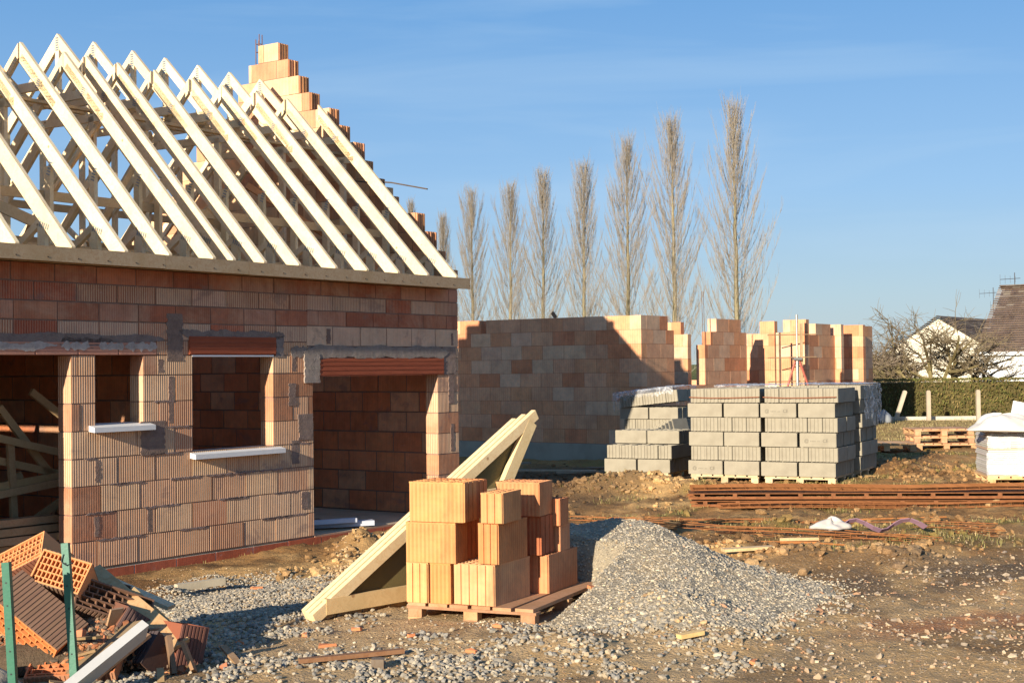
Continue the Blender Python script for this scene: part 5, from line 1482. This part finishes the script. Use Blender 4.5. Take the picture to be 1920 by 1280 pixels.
x, y, r = scatter(20000, -3.4, -.9, 9.6, 13.6, lambda x, y: np.clip(dens_left(x, y), 0, 1), 3)
stones('gravel', x, y, r.uniform(.008, .017, len(x)), GREY, 'grey gravel strip along the foot of the house', 'gravel', 3)
def dens_right(x, y):
    return .55 * sm(y, 7.2, 7.6) * (1 - sm(y + .6 * fbm(x, y, .9, 2, 2.) - .16 * x, 10.2, 11.3)) * (.15 + .85 * sm(fbm(x, y, 2.0, 3, 8.), -.15, .3)) * sm(x, .8, 1.5)
x, y, r = scatter(12500, .8, 4.6, 7.3, 12, dens_right, 4)
stones('track_stones', x, y, r.uniform(.005, .017, len(x)) * r.choice([1, 1, 1, 2.0], len(x)), [(.28, .23, .19), (.34, .265, .20), (.22, .18, .155), (.38, .28, .20), (.34, .20, .13), (.42, .34, .25), (.30, .24, .18)], 'flat stones and brick crumbs on the damp track', 'stones', 4, flat=(.25, .5), sink=.38)
x, y, r = scatter(9000, -3.4, 4.6, 7.3, 14, lambda x, y: .55 * np.ones_like(x), 5)
stones('grit', x, y, r.uniform(.004, .011, len(x)), [(.36, .27, .18), (.28, .2, .14), (.42, .33, .23), (.42, .24, .14)], 'scattered grit and crumbs over bare soil', 'grit', 5, flat=(.4, .9))
# earth clods
def dens_clod(x, y):
    d = 0
    for mx_, my_, r_, h in MOUNDS: d = d + 1.0 * np.exp(-((x - mx_) ** 2 + (y - my_) ** 2) / (r_ * r_ * 1.2)) * (my_ > 11)
    d = d + .22 * sm(y, 11.6, 13) * (1 - sm(y, 24, 27)) * sm(fbm(x, y, 1.1, 3, 11.), -.1, .3) * sm(x + .2 * y, 2.5, 3.5)
    return np.clip(d, 0, 1)
x, y, r = scatter(26000, -2.2, 7.5, 11, 26, dens_clod, 6)
cz = ground_colour(x[None], y[None])[0][:, :3]
o = stones('earth_clods', x, y, r.uniform(.010, .035, len(x)) * r.choice([1, 1, 1, 1.8], len(x)), [(1, 1, 1)], 'lumps of dug brown earth', 'earth', 6, flat=(.5, .9), jag=.3, mat=M_GROUND)
cc = np.repeat(np.concatenate([cz * r.uniform(.7, 1.35, (len(x), 1)), np.zeros((len(x), 1))], 1), 20, axis=0)
o.data.attributes['col'].data.foreach_set('color', cc.astype(np.float32).ravel())
# tan soil by the leaning frame and near the house
def dens_tan(x, y): return .8 * blobd(x, y, -1.35, 13.6, .5, 2.2) + .8 * blobd(x, y, -1.5, 15.3, .4, .5) + .5 * blobd(x, y, .95, 9.3, .4, .35)
x, y, r = scatter(7000, -2.4, 1.6, 8.8, 16.5, lambda x, y: np.clip(dens_tan(x, y), 0, 1), 7)
stones('earth_crumbs', x, y, r.uniform(.008, .028, len(x)), [(.46, .33, .19), (.38, .26, .15), (.50, .38, .24), (.30, .2, .12)], 'crumbly tan soil by the house and the leaning frame', 'earth', 7, flat=(.5, .9))
# dry grass
def grass(name, x, y, h, pal_, label, seed):
    r = np.random.default_rng(seed); n = len(x); z = surf_h(x, y)
    a = r.uniform(0, 6.28, n); le = r.uniform(.2, 1.3, n); wv = r.uniform(.0015, .004, n)
    d = np.stack([np.cos(a), np.sin(a)], -1); s_ = np.stack([-d[:, 1], d[:, 0]], -1)
    p0 = np.stack([x, y, z - .005], -1)
    side = np.concatenate([s_ * wv[:, None], np.zeros((n, 1))], 1)
    mid = p0 + np.concatenate([d * (h * le * .35)[:, None], (h * .65)[:, None]], 1)
    tip = p0 + np.concatenate([d * (h * le)[:, None], (h * np.clip(1.1 - .4 * le, .3, 1))[:, None]], 1)
    v = np.stack([p0 - side, p0 + side, mid + side * .7, mid - side * .7, tip + side * .15, tip - side * .15], 1).reshape(-1, 3)
    b0 = 6 * np.arange(n)[:, None]
    f = np.concatenate([b0 + np.array([[0, 1, 2, 3]]), b0 + np.array([[3, 2, 4, 5]])], 1).reshape(-1, 4)
    P = np.array(pal_); c = P[r.integers(0, len(P), n)] * r.uniform(.7, 1.3, (n, 1))
    o = np_mesh(name, v, f, M_LEAF, np.repeat(np.concatenate([c, np.zeros((n, 1))], 1), 2, axis=0), domain='FACE')
    return tag(o, label, 'grass', kind='stuff')
def dens_g(x, y): return .75 * sm(fbm(x, y, .9, 4, 13.), .0, .3) * sm(y, 11.6, 13) * sm(x + .12 * y, 2.2, 3.2)
x, y, r = scatter(42000, .6, 8, 11.5, 24, dens_g, 8)
grass('dry_grass', x, y, r.uniform(.02, .07, len(x)), [(.30, .24, .11), (.22, .20, .08), (.38, .30, .16), (.17, .17, .06)], 'patches of trampled dry grass between the mud', 8)
def dens_h(x, y):
    u, v = to_uv(x, y); return .9 * (1 - sm(np.abs(v + .33), .1, .35)) * sm(fbm(x, y, 2.1, 3, 4.), -.1, .25) * (u < 2.2)
x, y, r = scatter(16000, -4.2, 0, 12, 17.5, dens_h, 9)
grass('dry_grass', x, y, r.uniform(.015, .06, len(x)), [(.30, .24, .11), (.22, .19, .08), (.36, .29, .17)], 'thin dry grass along the foot of the near house wall', 9)
x, y, r = scatter(30000, 7.5, 22, 26, 39, lambda x, y: .9 * np.ones_like(x), 10)
grass('dry_grass', x, y, r.uniform(.03, .08, len(x)), [(.34, .28, .14), (.25, .23, .10), (.40, .33, .19)], 'rough straw coloured grass before the hedge', 10)

# ------------------------------------------------------------------ rubble pile and green posts
def hollow_brick(name, cpos, Lx, Ex, label, col=(.60, .22, .09), L=.5, S=.2, E=.27, ncu=9, ncv=5, stag=True, seed=1, ribc=None):
    """clay block with through cells along E; Lx, Ex are the directions of its length and of its cells"""
    r = random.Random(seed)
    Lx = Vector(Lx).normalized(); Ex = Vector(Ex); Ex = (Ex - Lx * Ex.dot(Lx)).normalized(); Sx = Ex.cross(Lx)
    s = MB(); t = .009; C_ = (col[0], col[1], col[2], 0)
    s.box(0, L, 0, t, 0, E, C_); s.box(0, L, S - t, S, 0, E, C_); s.box(0, t, t, S - t, 0, E, C_); s.box(L - t, L, t, S - t, 0, E, C_)
    for k in range(1, ncv):
        y = S * k / ncv; s.box(t, L - t, y - .0035, y + .0035, .003, E - .003 - r.uniform(0, .012), jit(C_, .1, r))
    for k in range(ncv):
        off = (.5 if (k % 2 and stag) else 0) * L / ncu
        for i in range(1, ncu + 1):
            x = i * L / ncu - off
            if t < x < L - t: s.box(x - .0035, x + .0035, S * k / ncv + .004, S * (k + 1) / ncv - .004, .006, E - .006 - r.uniform(0, .01), jit(C_, .1, r))
    rc = (ribc or (col[0] * .8, col[1] * 1.1, col[2] * 1.5)) + (0,)  # ribbed sides darkened to brown: their shade is put into the colour
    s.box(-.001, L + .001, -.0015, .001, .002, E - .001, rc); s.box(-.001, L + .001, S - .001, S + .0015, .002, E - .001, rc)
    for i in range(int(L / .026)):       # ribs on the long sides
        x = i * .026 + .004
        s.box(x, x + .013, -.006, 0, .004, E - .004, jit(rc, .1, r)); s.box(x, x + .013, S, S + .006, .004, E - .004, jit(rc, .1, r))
    R = Matrix((Lx, Sx, Ex)).transposed()
    for i_, p in enumerate(s.v): s.v[i_] = (p[0] - L / 2, p[1] - S / 2, p[2] - E / 2)
    o = s.build(name, M_PLAIN); o.matrix_world = Matrix.Translation(cpos) @ R.to_4x4()
    return tag(o, label, 'hollow brick', 'broken hollow bricks in the rubble pile')
HB = hollow_brick
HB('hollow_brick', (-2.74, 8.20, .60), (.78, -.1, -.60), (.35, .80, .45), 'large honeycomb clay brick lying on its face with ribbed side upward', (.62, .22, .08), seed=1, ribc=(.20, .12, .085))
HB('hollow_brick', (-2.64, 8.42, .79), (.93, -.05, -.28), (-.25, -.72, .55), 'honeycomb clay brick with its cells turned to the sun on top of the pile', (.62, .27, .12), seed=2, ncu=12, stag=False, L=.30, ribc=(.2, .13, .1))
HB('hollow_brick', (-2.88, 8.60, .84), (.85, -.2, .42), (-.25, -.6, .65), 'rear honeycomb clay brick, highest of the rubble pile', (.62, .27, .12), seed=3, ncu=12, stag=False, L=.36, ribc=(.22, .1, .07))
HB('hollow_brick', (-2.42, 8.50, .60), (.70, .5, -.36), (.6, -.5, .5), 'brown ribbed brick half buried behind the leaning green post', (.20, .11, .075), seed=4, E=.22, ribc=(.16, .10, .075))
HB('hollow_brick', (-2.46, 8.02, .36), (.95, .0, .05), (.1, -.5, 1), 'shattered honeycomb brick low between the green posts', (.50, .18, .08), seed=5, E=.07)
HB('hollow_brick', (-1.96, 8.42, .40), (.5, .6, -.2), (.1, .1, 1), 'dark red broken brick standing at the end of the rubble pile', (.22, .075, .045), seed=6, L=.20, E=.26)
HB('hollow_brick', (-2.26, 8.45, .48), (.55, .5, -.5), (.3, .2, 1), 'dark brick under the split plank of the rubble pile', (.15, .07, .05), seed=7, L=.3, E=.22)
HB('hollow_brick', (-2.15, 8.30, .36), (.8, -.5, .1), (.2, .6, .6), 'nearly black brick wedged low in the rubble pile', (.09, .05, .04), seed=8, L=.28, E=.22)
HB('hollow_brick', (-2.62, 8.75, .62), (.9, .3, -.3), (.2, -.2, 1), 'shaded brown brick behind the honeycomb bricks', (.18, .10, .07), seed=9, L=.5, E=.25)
# the earth heap under the rubble
lump('soil_mound', (-2.58, 8.45, .26), .60, .40, .24, (.10, .075, .055, 0), M_GROUND, 'dark soil heaped under the rubble', 'soil', 6, amp=.16)
def pb(name, p0, p1, w, h, col, label, mat=M_OLDWOOD, up=(0, 0, 1), cat='plank'): return thing_board(name, p0, p1, w, h, col, mat, label, cat, up)
pb('broken_plank', (-2.58, 8.75, .80), (-1.93, 8.28, .43), .13, .026, (.50, .33, .18, 0), 'split orange brown plank running down the rubble pile', up=(.1, -.55, .8))
pb('broken_plank', (-2.32, 8.62, .68), (-2.13, 8.72, .46), .10, .03, (.52, .40, .24, 0), 'short pale plank leaning at the end of the pile', up=(.2, -.8, .4))
pb('broken_plank', (-2.62, 9.3, .66), (-2.2, 9.2, .50), .11, .025, (.50, .44, .33, 0), 'pale plank edge showing behind the rubble pile')
pb('broken_plank', (-2.45, 7.92, .35), (-2.20, 8.28, .56), .20, .02, (.26, .19, .12, 0), 'dark brown board lying inside the pile behind the white beam', up=(-.5, -.3, .8))
pb('broken_plank', (-2.34, 7.88, .34), (-2.12, 8.18, .52), .14, .02, (.24, .15, .10, 0), 'second dark brown board beside the white beam', up=(-.3, -.5, .8))
pb('painted_beam', (-2.03, 7.86, .60), (-2.32, 7.42, .36), .05, .12, (.50, .48, .44, 0), 'white painted beam offcut sticking up out of the rubble', M_WHITE, (.5, -.2, .85), 'beam')
pb('broken_plank', (-1.98, 8.2, .50), (-1.93, 8.12, .30), .03, .04, (.20, .13, .09, 0), 'dark crooked stick at the tip of the pile')
pb('broken_plank', (-1.90, 8.22, .46), (-1.82, 8.14, .31), .07, .02, (.28, .17, .10, 0), 'thin dark split board at the tip of the pile', up=(1, 0, .3))
pb('drain_pipe', (-2.9, 12.3, .16), (-2.55, 12.6, .17), .06, .06, (.45, .40, .32, 0), 'dusty pale pipe at the foot of the wall', M_CONC, cat='pipe')
pb('weathered_post', (-.78, 8.15, .30), (-.78, 8.15, .37), .07, .07, (.16, .13, .11, 0), 'stub of dark weathered post in the gravel')
lump('cement_lump', (-2.87, 7.62, .24), .30, .26, .17, (.42, .35, .28, 0), M_MORTAR, 'hardened cement sack lump at the foot of the first green post', 'cement lump', 8, amp=.15)
for (p0, p1, lab) in (((-2.66, 7.50, 1.02), (-2.62, 7.50, .25), 'straight green steel fence post nearest the corner'), ((-2.475, 7.90, 1.07), (-2.40, 7.82, .28), 'leaning green steel fence post with a hooked wire on top')):
    p0, p1 = Vector(p0), Vector(p1); root = empty('fence_post', p1, 0, lab, 'post', None); d = p0 - p1
    s = MB(); s.beam((0, 0, 0), d, .040, .006, (0, 1, .05), (.018, .12, .07, 0)); s.beam(V3(.018, .018, 0), d + V3(.018, .018, 0), .006, .036, (0, 1, .05), (.015, .10, .06, 0)); s.build('angle_bar', M_PAINT, root)
    s = MB()
    for k in range(6):
        q = d * (k + .6) / 6.5; s.tube([q + V3(0, -.0035, 0), q + V3(0, -.005, 0)], .005, 6, (.01, .02, .02, 0), True)
    s.build('hole_row', M_PAINT, root)
    if 'hook' in lab:
        s = MB(); s.tube([d + V3(0, -.01, -.06), d + V3(-.012, -.02, -.10), d + V3(.02, -.02, -.12), d + V3(.045, 0, -.11)], .004, 5, (.02, .03, .03, 0)); s.build('wire_hook', M_PAINT, root)
s = MB(); s.box(0, .34, 0, .12, 0, .07, (.035, .2, .11, 0)); s.box(.01, .33, -.004, 0, .01, .05, (.05, .26, .15, 0))
tag(s.build('green_crate', M_PAINT, loc=(-2.52, 7.42, .28), rotz=.15), 'low green crate edge between the two green posts', 'crate')
for k, (x_, y_) in enumerate(((-1.32, 9.12), (-.98, 9.25), (-1.2, 8.75), (-.3, 8.5), (.52, 9.8), (-1.75, 8.95), (-2.2, 12.6), (-.62, 8.95), (1.35, 8.1), (-.15, 9.05))):
    r = random.Random(50 + k); s = MB(); a_ = r.uniform(.03, .06)
    s.hexa([(0, 0, 0), (a_ * 2, .01, 0), (a_ * 1.7, a_, 0), (.01, a_ * .8, 0), (.004, .004, .015), (a_ * 1.9, .012, .02), (a_ * 1.6, a_ * .9, .012), (.014, a_ * .75, .022)], (.50, .19, .09, 0))
    tag(s.build('brick_shard', M_PLAIN, loc=(x_, y_, float(surf_h(np.array([x_]), np.array([y_]))[0]) + .005), rotz=r.uniform(0, 6)), 'orange shard of broken brick on the gravel', 'brick shard', 'orange brick shards on the gravel')
# small broken stuff on the rubble pile
def pile_h(x, y): return .27 + .30 * np.sqrt(np.clip(1.05 - ((x + 2.58) / .62) ** 2 - ((y - 8.45) / .42) ** 2, 0, 1))
r = np.random.default_rng(77)
x = r.normal(-2.45, .38, 5200); y = r.normal(8.3, .25, 5200)
stones('rubble_crumbs', x, y, r.uniform(.006, .026, 5200), [(.16, .11, .08), (.35, .14, .07), (.10, .08, .065), (.24, .17, .12), (.45, .20, .10)], 'crumbs of brick and soil over the rubble pile', 'rubble', 78, z=pile_h(x, y), jag=.35)
for k in range(34):
    r = random.Random(300 + k); x_, y_ = r.gauss(-2.3, .28), r.gauss(8.2, .2); z_ = float(pile_h(np.array([x_]), np.array([y_]))[0]) + .02
    if k % 2:
        thing_board('board_splinter', (x_, y_, z_), (x_ + r.uniform(-.25, .25), y_ + r.uniform(-.2, .2), z_ + r.uniform(-.03, .10)), r.uniform(.03, .09), .014, jit((.28, .19, .12, 0), .3, r), M_OLDWOOD, 'splintered brown board scrap in the rubble pile', 'board scrap', group='board scraps in the rubble pile')
    else:
        w_, d_, h_ = r.uniform(.05, .13), r.uniform(.04, .08), r.uniform(.02, .08); s = MB()
        s.hexa([(0, 0, 0), (w_, .01, 0), (w_ * .9, d_, 0), (.01, d_ * .8, 0), (.01, .01, h_), (w_ * .8, .0, h_ * .7), (w_ * .85, d_ * .8, h_), (.0, d_ * .7, h_ * .8)], jit((.34, .14, .075, 0), .35, r))
        o = s.build('brick_fragment', M_PLAIN, loc=(x_, y_, z_)); o.rotation_euler = (r.uniform(-.6, .6), r.uniform(-.6, .6), r.uniform(0, 6))
        tag(o, 'red brown brick fragment lying in the rubble pile', 'brick fragment', 'brick fragments in the rubble pile')
